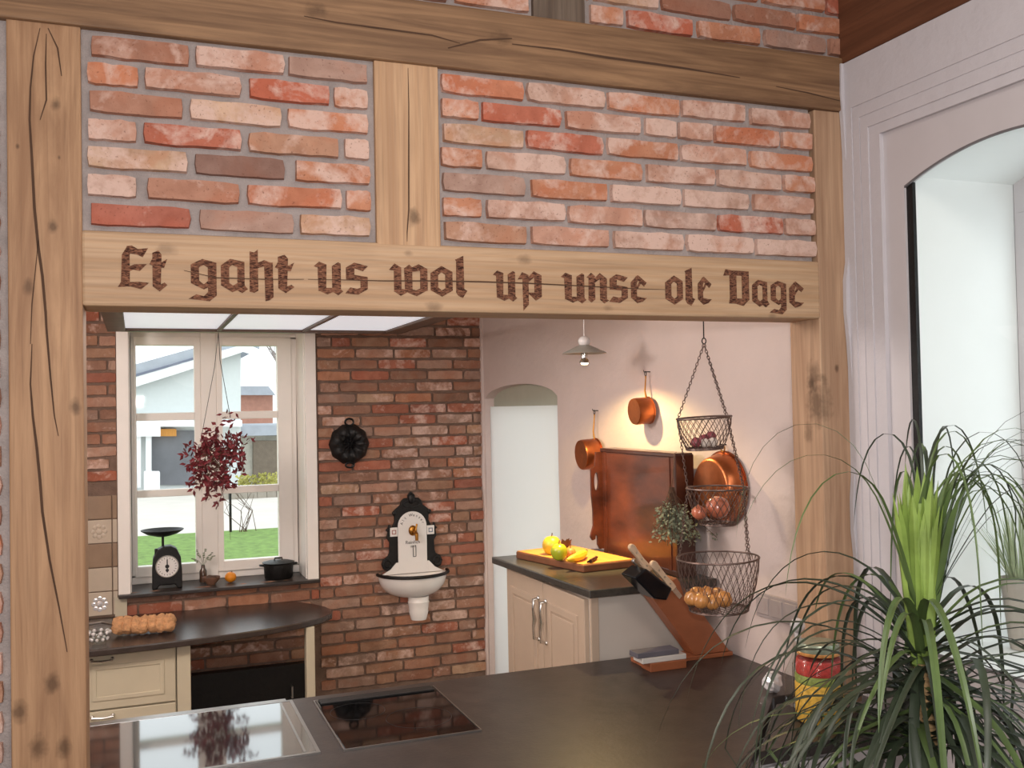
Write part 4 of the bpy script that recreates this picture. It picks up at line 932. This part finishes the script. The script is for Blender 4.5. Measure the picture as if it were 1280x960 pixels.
# young upright crown: broad bright sheaths, their thin ends arching over
for k in range(66):
    az = rl.uniform(0, 2*PI); el = math.radians(rl.uniform(83, 89)); rr = rl.uniform(.006, .028)
    to = rl.uniform(-1.0, .7)
    r0 = crown+Vector((rr*math.cos(az), rr*math.sin(az), rl.uniform(-.03,.03)))
    if k % 4: leaf_mesh(MB(), r0, az, el, rl.uniform(.31, .41), rl.uniform(.018,.027), -.1, n=10, base=1.0, fold=.5, sheath=.86).build('leaf', M['leaf_light'], pl, True, recalc=False)
    else: leaf_mesh(MB(), r0, to, math.radians(rl.uniform(78, 85)), rl.uniform(.78, 1.02), rl.uniform(.024,.030), rl.uniform(4.5,7.0), n=20, base=1.0, fold=.45, late=.38, curl=rl.uniform(-.5,.5), sheath=.34).build('leaf', M['leaf' if k % 2 else 'leaf_mid'], pl, True, recalc=False)
for k in range(26):
    az = rl.uniform(-1.1, .7) if k % 9 else rl.uniform(2.6, 3.6)
    leaf_mesh(MB(), crown+Vector((.02*math.cos(az), .02*math.sin(az), .10)), az, math.radians(rl.uniform(66, 83)), rl.uniform(.62,.98), rl.uniform(.007,.012), rl.uniform(3.6,6.4), n=18, base=1.0, fold=.3, late=.34, curl=rl.uniform(-.6,.6)).build('leaf', M['leaf_mid' if k % 3 == 0 else 'leaf'], pl, True, recalc=False)
# broader arching leaves half way up
for k in range(26):
    az = rl.uniform(0, 2*PI); leaf_mesh(MB(), crown+Vector((.02*math.cos(az), .02*math.sin(az), rl.uniform(-.02,.08))), az, math.radians(rl.uniform(30, 56)), rl.uniform(.5,.78), rl.uniform(.014,.022), rl.uniform(2.6,5.0), n=16, base=1.0, fold=.4, late=.15, curl=rl.uniform(-.8,.8)).build('leaf', M['leaf_mid' if k % 3 == 0 else 'leaf'], pl, True, recalc=False)
# lower dark whorl, older leaves bending down
for k in range(176):
    az = rl.uniform(0, 2*PI); el = math.radians(rl.uniform(-20, 40)); L_ = rl.uniform(.40, .80)
    z_ = rl.uniform(-.22, .02)
    leaf_mesh(MB(), crown+Vector((.018*math.cos(az), .018*math.sin(az), z_)), az, el, L_, rl.uniform(.012,.024), rl.uniform(2.2,6.5), n=14, base=1.0, fold=.3, late=rl.choice((0,.2,.3)), curl=rl.uniform(-1.6,1.6)).build('leaf', M['leaf' if k % 7 else 'leaf_mid'], pl, True, recalc=False)

# silvery plant in the deep window
p2 = Vector((2.40, -.50, SZ)); p2p = on(1277, 800, x=2.40); p2 = Vector((2.40, p2p.y, SZ))
vp = thing('potted_grass', 'silvery grass in tapered pale pot standing in the window recess', 'plant', tuple(p2))
MB().lathe([(0,0),(.030,0),(.034,.02),(.052,.20),(.054,.205),(.047,.205),(.044,.19),(0,.19)], p2, n=24).build('pot', M['terracotta'], vp, True)
fo = MB()
for k in range(120):
    az = rl.uniform(0, 2*PI); leaf_mesh(fo, p2+Vector((.02*math.cos(az), .02*math.sin(az), .19)), az, math.radians(rl.uniform(58, 88)), rl.uniform(.13, .27), .005, rl.uniform(.5, 3), n=6, base=1)
fo.build('foliage', M['grass_plant'], vp, kind='stuff', recalc=False)

# ------------------------------------------------------------------ back counter with rounded end
BZc = .70
f0 = [on(-60, 826, z=BZc), on(108, 806, z=BZc), on(180, 798, z=BZc), on(250, 789, z=BZc), on(310, 780, z=BZc), on(350, 774, z=BZc), on(380, 769, z=BZc), on(400, 764, z=BZc), on(409, 767, z=BZc)]
arc = [(-.95, 2.40), (-.2, 2.41), (.05, 2.42), (.25, 2.44), (.45, 2.47), (.62, 2.51), (.78, 2.57), (.90, 2.645), (.965, 2.73), (.985, 2.82), (.965, 2.93), (.92, 3.03), (.86, 3.12), (.82, 3.176), (-.95, 3.176)]
bc = tag(MB().prism(arc, xy, BZc-.032, BZc).build('back_worktop', plain('polished_slate', rgb(62, 53, 50), .26, var=.2, scale=20), bevel=.006), 'dark worktop with rounded end below the kitchen window', 'worktop')
CFY = 2.50
dc_ = thing('drawer_cabinet', 'cream drawer cabinet under the left of the rounded worktop', 'cabinet', (-.3, 2.8, 0))
MB().box(-.90, .170, CFY+.02, 3.10, 0, .667).build('body', M['cream'], dc_, bevel=.002)
MB().box(.172, .235, CFY-.004, 3.10, 0, .667).build('side_panel', M['cream'], dc_, bevel=.003)
for (za, zb) in ((.40, .655), (.16, .392), (.02, .152)):
    for (xa, xb) in ((-.88, -.262), (-.255, .165)):
        dr = MB().box(xa, xb, CFY, CFY+.02, za, zb).build('drawer', M['cream'], dc_, bevel=.003)
        MB().ring([(xa+.05,za+.04),(xb-.05,za+.04),(xb-.05,zb-.05),(xa+.05,zb-.05)], [(xa+.07,za+.06),(xb-.07,za+.06),(xb-.07,zb-.07),(xa+.07,zb-.07)], f_, CFY-.005, CFY+.002).build('moulding', M['cream'], dr, bevel=.002)
        hx = -.16 if xa > -.3 else -.57; hz = zb-.022
        MB().tube([(hx-.045,CFY,hz),(hx-.045,CFY-.022,hz-.003),(hx,CFY-.026,hz-.006),(hx+.045,CFY-.022,hz-.003),(hx+.045,CFY,hz)], [.007,.006,.008,.006,.007], 8).ball((hx-.045,CFY-.004,hz), .010).ball((hx+.045,CFY-.004,hz), .010).build('handle', M['chrome'], dr, True)
lg = tag(MB().box(.805, .850, 2.60, 2.66, 0, .667).build('worktop_leg', M['cream'], bevel=.004), 'square cream leg under the rounded end of the worktop', 'leg')
fb = thing('firebox_door', 'black iron firebox panel on the brick wall beneath the rounded worktop', 'firebox', (.55, 3.1, 0))
q0, q1 = on(246, 836, y=3.10), on(384, 826, y=3.10)
MB().box(.27, .89, 3.10, 3.176, .0, .355).build('panel', M['iron'], fb, bevel=.004)
MB().ring([(.265,.0),(.895,.0),(.895,.36),(.265,.36)], [(.285,.02),(.875,.02),(.875,.34),(.285,.34)], f_, 3.092, 3.102).build('frame', M['iron'], fb)
MB().tube([(.80,3.10,.24),(.80,3.075,.24),(.80,3.075,.18),(.80,3.10,.18)], .006).build('handle', M['steel'], fb, True)

# things on the back counter
a, b_ = on(150, 783, z=BZc+.046), on(211, 779, z=BZc+.046)
wd_ = thing('wool_duster', 'tan lumpy wool duster with grey handle lying on the rounded worktop', 'duster', tuple((a+b_)/2-Vector((0,0,.04))))
mb = MB()
for i in range(7):
    for (dy, dz) in ((-.028,-.004),(.028,-.004),(0,.016),(-.016,.012)):
        c = a.lerp(b_, i/6)+Vector((rl.uniform(-.006,.006), dy, dz)); mb.ball(c, .032, 10, 7, warp=.35)
mb.build('wool_head', M['wool'], wd_, True)
MB().tube([on(104,781,z=BZc+.02), on(128,778,z=BZc+.03), a], [.008,.007,.006], 8).build('handle', M['steel'], wd_, True)
p = on(124, 805, z=BZc)
cd_ = thing('crystal_dish', 'small cut-glass dish glittering on the worktop left of the duster', 'dish', tuple(p))
MB().lathe([(0,.002),(.03,.002),(.045,.04),(.05,.07),(.046,.07),(.04,.04),(.026,.008),(0,.008)], p, n=9).build('bowl', M['jar_glass'], cd_)
mb = MB()
for k in range(9): q = 2*PI*k/9; mb.ball((p.x+.046*math.cos(q), p.y+.046*math.sin(q), p.z+.055), .010, 6, 5).ball((p.x+.038*math.cos(q+.3), p.y+.038*math.sin(q+.3), p.z+.025), .008, 6, 5)
mb.build('cut_facets', M['crystal'], cd_)

# ------------------------------------------------------------------ things on the window sill
SZi = .8165
def sill(px, py): return on(px, py, z=SZi)
sc0 = sill(209, 733); sc0.y = max(sc0.y, 3.2); sy = 3.26
ks = thing('kitchen_scale', 'black cast kitchen scale with white dial and shallow pan on the sill', 'scale', (.152, sy, SZi))
prof = [(-.078,0),(-.078,.10),(-.072,.17),(-.05,.215),(-.02,.232),(.02,.234),(.05,.218),(.072,.17),(.078,.10),(.078,0),(.056,0),(.04,.022),(-.04,.022),(-.056,0)]
MB().prism([(.152+u, SZi+v) for u, v in prof], f_, sy-.045, sy+.045).build('body', M['iron'], ks, bevel=.006)
MB().lathe([(.0,0),(.056,0),(.056,.004),(.0,.005)], (.152, sy-.046, SZi+.125), (0,-1,0), n=36, ref=(1,0,0)).build('dial', M['enamel'], ks, True)
MB().lathe([(.056,0),(.061,0),(.061,.008),(.056,.008),(.056,0)], (.152, sy-.046, SZi+.125), (0,-1,0), n=36, caps=False).build('dial_rim', M['chrome'], ks, True)
mb = MB()
for k in range(20): q = 2*PI*k/20; mb.obox((.152+.046*math.sin(q), sy-.0515, SZi+.125+.046*math.cos(q)), (.0012*math.cos(q),0,-.0012*math.sin(q)), (0,.0004,0), (.004*math.sin(q),0,.004*math.cos(q)))
mb.obox((.152, sy-.0518, SZi+.128), (.003,0,0), (0,.0004,0), (0,0,.036)).ball((.152, sy-.051, SZi+.125), .011, 10, 6, (1,.3,1)).ball((.152, sy-.051, SZi+.104), .009, 10, 6, (1,.3,1)).build('dial_marks', M['ink'], ks)
MB().tube([(.132,sy,SZi+.228),(.132,sy,SZi+.285)], .007, 10).build('stem', M['iron'], ks, True)
MB().lathe([(0,.0),(.03,.002),(.08,.016),(.112,.036),(.114,.040),(.108,.038),(.078,.020),(0,.006)], (.130, sy, SZi+.283), n=36).build('weighing_pan', M['iron'], ks, True)
MB().box(.088, .104, sy-.03, sy+.0, SZi+.180, SZi+.222).build('adjuster', M['iron'], ks, bevel=.003)
bc_ = Vector((.349, 3.36, SZi)); bt = thing('bottle_vase', 'tiny brown bottle with dry sprigs on the window sill', 'vase', tuple(bc_))
MB().lathe([(0,0),(.020,0),(.021,.006),(.021,.062),(.012,.078),(.010,.095),(.012,.097),(.007,.097),(.007,.08)], bc_, n=20).build('bottle', M['bottle'], bt, True)
for dx, dz, dy in ((-.035,.085,0),(.05,.06,.01),(.012,.09,-.01),(.065,.045,0),(-.06,.035,.01)):
    e = bc_+Vector((dx,dy,.10+dz)); mb = MB().tube([bc_+Vector((0,0,.09)), bc_+Vector((dx*.4,dy,.10+dz*.6)), e], .0013, 4)
    for k in range(7): mb.ball((bc_+Vector((0,0,.1))).lerp(e, .45+.09*k)+Vector((rl.uniform(-.004,.004),0,rl.uniform(-.004,.004))), .0045, 6, 4, (1.5,.6,.7))
    mb.build('sprig', M['herb'], bt)
bw = Vector((.386, 3.25, SZi)); cb_ = thing('clay_bowl', 'little brown footed clay bowl on the sill between bottle and orange', 'bowl', tuple(bw))
MB().lathe([(0,0),(.022,0),(.024,.006),(.045,.028),(.048,.044),(.044,.044),(.036,.026),(0,.018)], bw, n=24).build('bowl', M['clay'], cb_, True)
MB().ball(bw+Vector((0,0,.038)), .028, 10, 6, (1.2,1,.5), .4).build('filling', M['twig'], cb_, kind='stuff')
ob = Vector((.492, 3.27, SZi)); og = thing('orange', 'single small orange on the window sill right of the clay bowl', 'orange', tuple(ob))
MB().ball(ob+Vector((0,0,.030)), .032, 18, 12, (1,1,.93)).build('fruit', M['orange'], og, True); MB().ball(ob+Vector((.006,-.004,.060)), .004, 6, 4).build('stem', M['twig'], og)
pt_ = Vector((.762, 3.29, SZi)); cpn = thing('casserole', 'small black iron casserole with lid and side handles on the sill', 'pot', tuple(pt_))
MB().lathe([(0,0),(.072,0),(.080,.008),(.084,.085),(.088,.088),(.080,.088),(.076,.082),(0,.08)], pt_, n=32).build('body', M['iron'], cpn, True)
MB().lathe([(0,.089),(.09,.089),(.092,.093),(.06,.101),(.0,.104)], pt_, n=32).build('lid', M['iron'], cpn, True)
MB().tube([pt_+Vector((-.022,0,.104)), pt_+Vector((-.020,0,.116)), pt_+Vector((.020,0,.116)), pt_+Vector((.022,0,.104))], .005, 8).build('lid_handle', M['iron'], cpn, True)
for s_ in (-1, 1): MB().tube([pt_+Vector((s_*.08,-.018,.076)), pt_+Vector((s_*.105,-.012,.080)), pt_+Vector((s_*.105,.012,.080)), pt_+Vector((s_*.08,.018,.076))], .005, 8).build('side_handle', M['iron'], cpn, True)

# ------------------------------------------------------------------ hanging red twig ball and the glazed canopy
CY1, CZ = 2.72, 2.205
cn = thing('glazed_canopy', 'flat glazed ceiling light canopy with dark wooden rim before the kitchen window', 'canopy', (.6, 2.2, CZ))
MB().box(-.13, 1.36, CY1-.03, CY1+.03, CZ-.01, CZ+.05).box(1.27, 1.36, 1.15, CY1-.03, CZ-.01, CZ+.05).box(-.13, -.045, 1.15, CY1-.03, CZ-.01, CZ+.05).box(-.13, 1.36, 1.12, 1.15, CZ-.01, CZ+.05).build('rim', M['dark_wood'], cn, bevel=.004)
for xs_ in (.40, .83): MB().box(xs_-.010, xs_+.010, 1.15, CY1-.03, CZ-.008, CZ+.02).build('glazing_bar', M['dark_wood'], cn)
for xa, xb in ((-.045, .39), (.41, .82), (.84, 1.27)): MB().box(xa, xb, 1.15, CY1-.03, CZ+.004, CZ+.012).build('glass_panel', M['frost'], cn)
for (hx, hy) in ((-.10,1.2),(1.33,1.2),(-.10,2.68),(1.33,2.68)): MB().tube([(hx,hy,CZ+.05),(hx,hy,2.46)], .004, 6).build('hanger_rod', M['iron'], cn)
hk = on(273, 417, y=CY1+.0); hk = Vector((hk.x, CY1+.0, CZ-.0125))
tw = thing('twig_ball', 'hanging ball of twigs with dark red leaves in front of the window', 'wreath', tuple(on(274,575,y=CY1)))
cc = on(273, 578, y=CY1); mb, lfm = MB(), MB(); rt = random.Random(5)
MB().tube([hk, on(275,450,y=CY1), on(288,522,y=CY1)], .0022, 4).tube([hk, on(268,460,y=CY1), on(252,545,y=CY1)], .0018, 4).build('cord', M['iron'], tw)
tipo = on(288, 515, y=CY1)
for k in range(62):
    z_ = rt.uniform(-1, 1); q = rt.uniform(0, 2*PI); 
    d = Vector((math.cos(q)*math.sqrt(1-z_*z_), math.sin(q)*math.sqrt(1-z_*z_), z_)); e = cc+Vector((d.x*.185, d.y*.13, d.z*.205))*rt.uniform(.7, 1.08)
    s0 = cc+Vector((rt.uniform(-.06,.06), 0, rt.uniform(-.08,.1))); m_ = s0.lerp(e, .5)+Vector((rt.uniform(-.03,.03), rt.uniform(-.03,.03), rt.uniform(-.02,.03)))
    mb.tube([s0, m_, e], [.002,.0016,.001], 4)
    for j in range(9):
        t_ = rt.uniform(.35, 1.08); c = (s0.lerp(m_, t_*2) if t_ < .5 else m_.lerp(e, t_*2-1))+Vector((rt.gauss(0,.008), rt.gauss(0,.008), rt.gauss(0,.008)))
        dd = Vector((rt.gauss(0,1), rt.gauss(0,1), rt.gauss(-.3,1))).normalized()*.038; ss = dd.orthogonal().normalized()*.011
        lfm.add([c, c+dd*.4+ss, c+dd, c+dd*.4-ss, c+dd*.5+Vector((0,-.003,0))], [(0,1,4),(1,2,4),(2,3,4),(3,0,4)])
for k in range(10):
    c = tipo+Vector((rt.gauss(0,.02), rt.gauss(0,.02), rt.uniform(-.06,.015))); dd = Vector((rt.gauss(0,1), rt.gauss(0,1), rt.gauss(0,.6))).normalized()*.034; ss = dd.orthogonal().normalized()*.009
    lfm.add([c, c+dd*.4+ss, c+dd, c+dd*.4-ss], [(0,1,2,3)])
mb.tube([cc+Vector((.0,0,-.1)), cc+Vector((.05,0,-.27)), cc+Vector((.055,0,-.40))], [.002,.0015,.001], 4)
mb.build('twigs', M['twig'], tw); lfm.build('foliage', M['dark_red'], tw, kind='stuff', recalc=False)

# ------------------------------------------------------------------ black mould and wall fountain on the brick wall
mc = on(437, 555, y=3.155); bm_ = thing('baking_mould', 'round black cast-iron mould with ring handle hanging on the back brick wall', 'mould', tuple(mc))
mb = MB(); nn = 40
vs, fs = [], []
prf = [(.0,.030),(.02,.034),(.035,.024),(.055,.046),(.080,.048),(.100,.030),(.112,.010),(.116,0)]
for i, (r, h) in enumerate(prf):
    for k in range(nn):
        q = 2*PI*k/nn; rr = r*(1+.035*math.cos(q*10)*(i/7)); hh = h*(1+.16*math.cos(q*10)); vs.append((mc.x+rr*math.cos(q), 3.172-hh, mc.z+rr*math.sin(q)))
for i in range(len(prf)-1):
    for k in range(nn): k2 = (k+1) % nn; fs.append((i*nn+k, i*nn+k2, (i+1)*nn+k2, (i+1)*nn+k))
MB().add(vs, fs).build('mould_body', M['iron'], bm_, True)
MB().loop([Vector((mc.x+.025*math.cos(q), 3.155, mc.z+.128+.020*math.sin(q))) for q in [PI*j/8 for j in range(16)]], .006).build('top_ring', M['iron'], bm_)
MB().loop([Vector((mc.x+.025*math.cos(q), 3.155, mc.z-.122+.014*math.sin(q))) for q in [PI*j/8 for j in range(16)]], .006).build('bottom_ring', M['iron'], bm_)

fx, fz = 1.524, .815      # bowl centre, rim height
FYw = 3.158
ft = thing('wall_fountain', 'white enamel wall basin with black scrolled back plate on the brick wall', 'basin', (fx, FYw, .55))
def fp(u, v): return (fx+u, fz+v)     # metres from rim centre
half = [(0,.475),(.022,.452),(.02,.436),(.045,.435),(.062,.418),(.068,.395),(.098,.372),(.115,.355),(.112,.340),(.104,.33),(.104,.30),(.118,.27),(.130,.26),(.136,.287),(.146,.262),(.158,.252),(.146,.243),(.152,.205),(.136,.18),(.138,.12),(.146,.10),(.172,.085),(.186,.055),(.176,.025),(.150,.012),(.120,.02),(.10,.05)]
pl_ = [fp(-u, v) for u, v in reversed(half)]+[fp(u, v) for u, v in half[1:]]
MB().prism(pl_, f_, FYw-.012, FYw+.012).build('back_plate', M['iron'], ft, bevel=.003)
scr = MB()
for s_ in (-1, 1):
    scr.loop([Vector((fx+s_*(.152+.022*math.cos(q)), FYw-.014, fz+.055+.024*math.sin(q))) for q in [PI*j/7 for j in range(14)]], .006)
    scr.ball((fx+s_*.108, FYw-.012, fz+.352), .013, 10, 6, (1,.6,1)); scr.ball((fx+s_*.137, FYw-.012, fz+.268), .011, 8, 6, (.8,.6,1.6))
scr.ball((fx, FYw-.012, fz+.432), .022, 12, 8, (1,.6,1.4)).loop([Vector((fx+.05*math.cos(q), FYw-.013, fz+.40+.02*math.sin(q))) for q in [PI*j/7 for j in range(14)]], .005).build('scrollwork', M['iron'], ft, True)
aw = .088
wp_ = [fp(-.10,-.005), fp(.10,-.005), fp(aw,.06)]+[fp(aw*math.cos(q), .27+.088*math.sin(q)) for q in [PI*i/14 for i in range(15)]]+[fp(-aw,.06)]
MB().prism(wp_, f_, FYw-.024, FYw-.010).build('splash_panel', M['enamel'], ft, bevel=.004)
for s_ in (-1, 1): 
    q_ = MB().prism([fp(s_*.09-.0+(-.0), .215), fp(s_*.135, .215), fp(s_*.135, .268), fp(s_*.09, .268)], f_, FYw-.022, FYw-.008).build('side_plate', M['enamel'], ft, bevel=.002)
    MB().ring([fp(s_*.112+.013*a, .241+.013*b_) for a, b_ in ((-1,-1),(1,-1),(1,1),(-1,1))], [fp(s_*.112+.008*a, .241+.008*b_) for a, b_ in ((-1,-1),(1,-1),(1,1),(-1,1))], f_, FYw-.0232, FYw-.0215).build('side_mark', plain('pale_blue_ink' if s_ > 0 else 'pale_red_ink', rgb(110,120,136) if s_ > 0 else rgb(168,110,104), .5, var=0), q_)
# bowl: half ellipsoid against the wall
vs, fs = [], []; nu, nv = 28, 10
for i in range(nv+1):
    t_ = i/nv*PI/2
    for k in range(nu+1):
        q = PI*k/nu; r_ = math.cos(t_)**.7; vs.append((fx-.205*r_*math.cos(q)*(1 if i < nv else .0)-(0), FYw-.0-.20*r_*math.sin(q), fz-.012-.135*math.sin(t_)))
for i in range(nv):
    for k in range(nu): fs.append((i*(nu+1)+k, i*(nu+1)+k+1, (i+1)*(nu+1)+k+1, (i+1)*(nu+1)+k))
bo = MB().add(vs, fs).build('bowl', M['enamel'], ft, True)
rim_p = [Vector((fx-.212*math.cos(PI*k/28), FYw-.005-.205*math.sin(PI*k/28), fz-.004)) for k in range(29)]
MB().tube(rim_p, .010, 8).build('black_rim', M['iron'], bo, True)
vs = [(fx-.20*math.cos(PI*k/20), FYw-.193*math.sin(PI*k/20), fz-.008) for k in range(21)]+[(fx-.10*math.cos(PI*k/20), FYw-.09*math.sin(PI*k/20)-.02, fz-.05) for k in range(21)]
MB().add(vs, [(k, k+1, 22+k, 21+k) for k in range(20)]+[tuple(range(21, 42))]).build('bowl_inside', M['enamel'], bo, True)
MB().prism([fp(-.198,-.012), fp(-.16,-.09), fp(.16,-.09), fp(.198,-.012)], f_, FYw-.012, FYw-.002).build('basin_back', M['enamel'], ft)
MB().prism([fp(-.192,-.008), fp(.192,-.008), fp(.135,.022), fp(.10,.06), fp(-.10,.06), fp(-.135,.022)], f_, FYw-.022, FYw-.008).build('splash_skirt', M['enamel'], ft, bevel=.003)
MB().lathe([(.062,-.135),(.060,-.16),(.064,-.165),(.060,-.19),(.056,-.215),(.058,-.222),(.050,-.255),(.046,-.27),(0,-.27)], (fx+.015, FYw-.075, fz), n=24).build('drain_trap', M['enamel'], ft, True)
tapm = MB().tube([(fx+.01,FYw-.02,fz+.235),(fx+.01,FYw-.055,fz+.235),(fx+.012,FYw-.07,fz+.225),(fx+.012,FYw-.072,fz+.19)], [.013,.012,.011,.009], 10).ball((fx+.0,FYw-.03,fz+.245), .026, 12, 8, (1,.5,1.2)).tube([(fx+.01,FYw-.05,fz+.24),(fx+.02,FYw-.05,fz+.285)], .006, 8)
tapm.build('brass_tap', M['brass'], ft, True)
MB().tube([(fx+.002,FYw-.026,fz+.09),(fx+.002,FYw-.026,fz+.155)], .002, 4).tube([(fx+.018,FYw-.026,fz+.09),(fx+.018,FYw-.026,fz+.155)], .002, 4).tube([(fx+.002,FYw-.026,fz+.09),(fx+.018,FYw-.026,fz+.09)], .002, 4).build('printed_mark', M['ink'], ft)
def text_mesh(s_, size, loc, rotz, parent, name):
    cu = bpy.data.curves.new(name, 'FONT'); cu.body = s_; cu.size = size; cu.align_x = 'CENTER'; cu.align_y = 'CENTER'; cu.extrude = .0004
    o = bpy.data.objects.new(name, cu); COL.objects.link(o); bpy.context.view_layer.update()
    me = bpy.data.meshes.new_from_object(o.evaluated_get(bpy.context.evaluated_depsgraph_get())); COL.objects.unlink(o); bpy.data.objects.remove(o)
    me.transform(Matrix.Translation(loc) @ Matrix.Rotation(-rotz, 4, 'Y') @ Matrix.Rotation(PI/2, 4, 'X'))
    me.materials.clear(); me.materials.append(M['ink']); ob2 = bpy.data.objects.new(name, me); COL.objects.link(ob2)
    if parent: attach(ob2, parent)
    return ob2
text_mesh('Reinlich', .028, (fx+.0, FYw-.0246, fz+.175), 0, ft, 'lettering'); text_mesh('1897', .018, (fx+.0, FYw-.0246, fz+.150), 0, ft, 'lettering')
for k, ch in enumerate('Alt Wasser'):
    if ch == ' ': continue
    q = PI*(1-(k+1.1)/11.2); text_mesh(ch, .024, (fx+.068*math.cos(q), FYw-.0246, fz+.268+.068*math.sin(q)), q-PI/2, ft, 'lettering')

# ------------------------------------------------------------------ outside, seen through the kitchen window
GZ = -.30
tag(MB().box(-14, 14, 3.75, 15.4, GZ-.1, GZ).build('lawn', M['grass']), 'green lawn outside the kitchen window', 'lawn')['kind'] = 'stuff'
struct(MB().box(-40, 40, 15.4, 60, GZ-.12, GZ-.02).build('road', M['road']))
HY = 26.0
def hp(px, py, yy=HY): q = on(px, py, y=yy); return (q.x, q.z)
hs = thing('house', 'white gabled house with grey roof across the road', 'house', (0, HY, GZ))
gz = GZ-.02
wall = [hp(120,612), hp(120,492), hp(242,458), hp(277,447), hp(301,440), hp(301,612)]
wall = [(x, max(z, gz)) for x, z in wall]; wall[0] = (wall[0][0], gz); wall[-1] = (wall[-1][0], gz)
MB().prism(wall, f_, HY, HY+6).build('wall', M['house_white'], hs)
MB().prism([hp(120,500), hp(242,461), hp(302,441), hp(318,446), hp(322,438), hp(306,431), hp(242,449), hp(120,484)], f_, HY-.5, HY-.35).build('fascia', M['fascia'], hs)
MB().prism([hp(120,484), hp(242,449), hp(306,431), hp(322,437), hp(322,433), hp(300,424), hp(242,436), hp(120,470)], f_, HY-.45, HY+6.4).build('roof', M['roof_grey'], hs)
MB().prism([hp(120,486), hp(200,463), hp(244,450), hp(244,447), hp(200,460), hp(120,482)], f_, HY-.52, HY-.44).build('gutter', plain('dark_gutter', rgb(110,116,134), .5, var=0), hs)
MB().prism([hp(190,606), hp(243,606), hp(243,538), hp(190,538)], f_, HY-.06, HY+.1).build('glazed_front', M['dark_opening'], hs)
MB().prism([hp(120,533), hp(300,533), hp(300,525), hp(120,525)], f_, HY-.6, HY+.1).build('canopy_edge', M['fascia'], hs)
MB().prism([hp(192,545), hp(220,545), hp(220,536), hp(192,536)], f_, HY-.3, HY-.05).build('wooden_soffit', M['board_wood'], hs)
for a in (169, 182): MB().prism([hp(a,608), hp(a+7,608), hp(a+7,533), hp(a,533)], f_, HY-.5, HY-.3).build('porch_post', M['fascia'], hs)
MB().prism([hp(120,545), hp(200,545), hp(200,530), hp(120,530)], f_, HY-.62, HY-.3).build('porch_beam', M['fascia'], hs)
cbx = HY-2; tag(MB().prism([hp(180,613,cbx), hp(200,613,cbx), hp(200,590,cbx), hp(180,590,cbx)], f_, cbx, cbx+.5).build('planter_box', M['fascia'], bevel=.02), 'white cubic planter box in front of the house porch', 'planter')
gr = thing('garage', 'low cream garage with grey-brown gate right of the white house', 'garage', (4, HY+1, GZ))
MB().prism([hp(302,614), hp(420,614), hp(420,545), hp(302,545)], f_, HY+.5, HY+5).build('wall', plain('cream_render', rgb(206,202,190), .9), gr)
MB().prism([hp(301,545), hp(420,543), hp(420,530), hp(301,532)], f_, HY+.1, HY+5.2).build('flat_roof', M['roof_grey'], gr)
MB().prism([hp(318,612), hp(372,612), hp(372,551), hp(318,551)], f_, HY+.3, HY+.52).build('gate', M['brown_door'], gr)
h2_ = thing('house', 'far red-brick house with pale roof behind the garage', 'house', (7, 38, GZ))
MB().prism([(hp(298,560,38)[0],GZ-.02), (hp(341,560,38)[0],GZ-.02), hp(341,492,38), hp(298,492,38)], f_, 38, 44).build('wall', M['red_brick'], h2_)
MB().prism([hp(296,494,38), hp(343,494,38), hp(334,483,38), hp(300,483,38)], f_, 37.6, 44.4).build('roof', M['roof_grey'], h2_)
fn_ = thing('garden_wall', 'low grey retaining wall with flower bed before the garage', 'wall', (3, 22, GZ))
for k in range(9):
    xa = on(262+12*k, 620, y=22).x; xb = on(273.5+12*k, 620, y=22).x
    MB().box(xa, xb, 22, 22.25, gz, on(300,613,y=22).z).build('concrete_post', M['fence_grey'], fn_)
fl = MB(); rf = random.Random(9)
for k in range(300):
    c = Vector((on(rf.uniform(300,352), 606, y=22.3).x, rf.uniform(22.3, 23.0), on(300,rf.uniform(597,614),y=22).z)); d = Vector((rf.gauss(0,1), rf.gauss(0,1), rf.gauss(.4,1))).normalized()*.09; s_ = d.orthogonal().normalized()*.05
    fl.add([c, c+d*.5+s_, c+d, c+d*.5-s_], [(0,1,2,3)])
fl.build('flowers', M['flower'], fn_, kind='stuff', recalc=False)
tr = thing('bare_tree', 'bare leafless tree against the white sky, far behind', 'tree', (9.5, 34, GZ)); mb = MB(); rq = random.Random(4)
def branch(p, d, L_, r, n):
    q = p+d*L_; mb.tube([p, p.lerp(q,.5)+Vector((rq.gauss(0,.05),0,rq.gauss(0,.05)))*L_, q], [r, r*.8, r*.6], 5)
    if n:
        for _ in range(3): branch(p.lerp(q, rq.uniform(.5,1)), (d+Vector((rq.gauss(0,.5), rq.gauss(0,.3), rq.gauss(.1,.35)))).normalized(), L_*.68, r*.55, n-1)
tpos = on(372, 560, y=34); branch(Vector((tpos.x, 34, GZ)), Vector((-.1,0,1)).normalized(), 3.2, .09, 5); mb.build('branches', plain('grey_branch', rgb(150,140,136), .9), tr)
lp = on(288, 640, y=15.2); lm = thing('garden_stake', 'thin dark stake on the lawn edge outside the window', 'stake', (lp.x, 15.2, GZ)); MB().tube([(lp.x,15.2,GZ),(lp.x,15.2,on(288,614,y=15.2).z)], .022, 6).build('rod', M['iron'], lm)
sb = thing('bare_shrub', 'small bare shrub on the lawn edge outside the right sash', 'shrub', (on(308,650,y=15.1).x, 15.1, GZ)); mb = MB()
for k in range(9): b0 = Vector((on(308,650,y=15.1).x+rq.gauss(0,.12), 15.1, GZ+.003)); mb.tube([b0, b0+Vector((rq.gauss(0,.12),rq.gauss(0,.1),.35)), b0+Vector((rq.gauss(0,.3),rq.gauss(0,.1),rq.uniform(.5,.95)))], [.008,.006,.004], 4)
mb.build('twigs', M['twig'], sb)
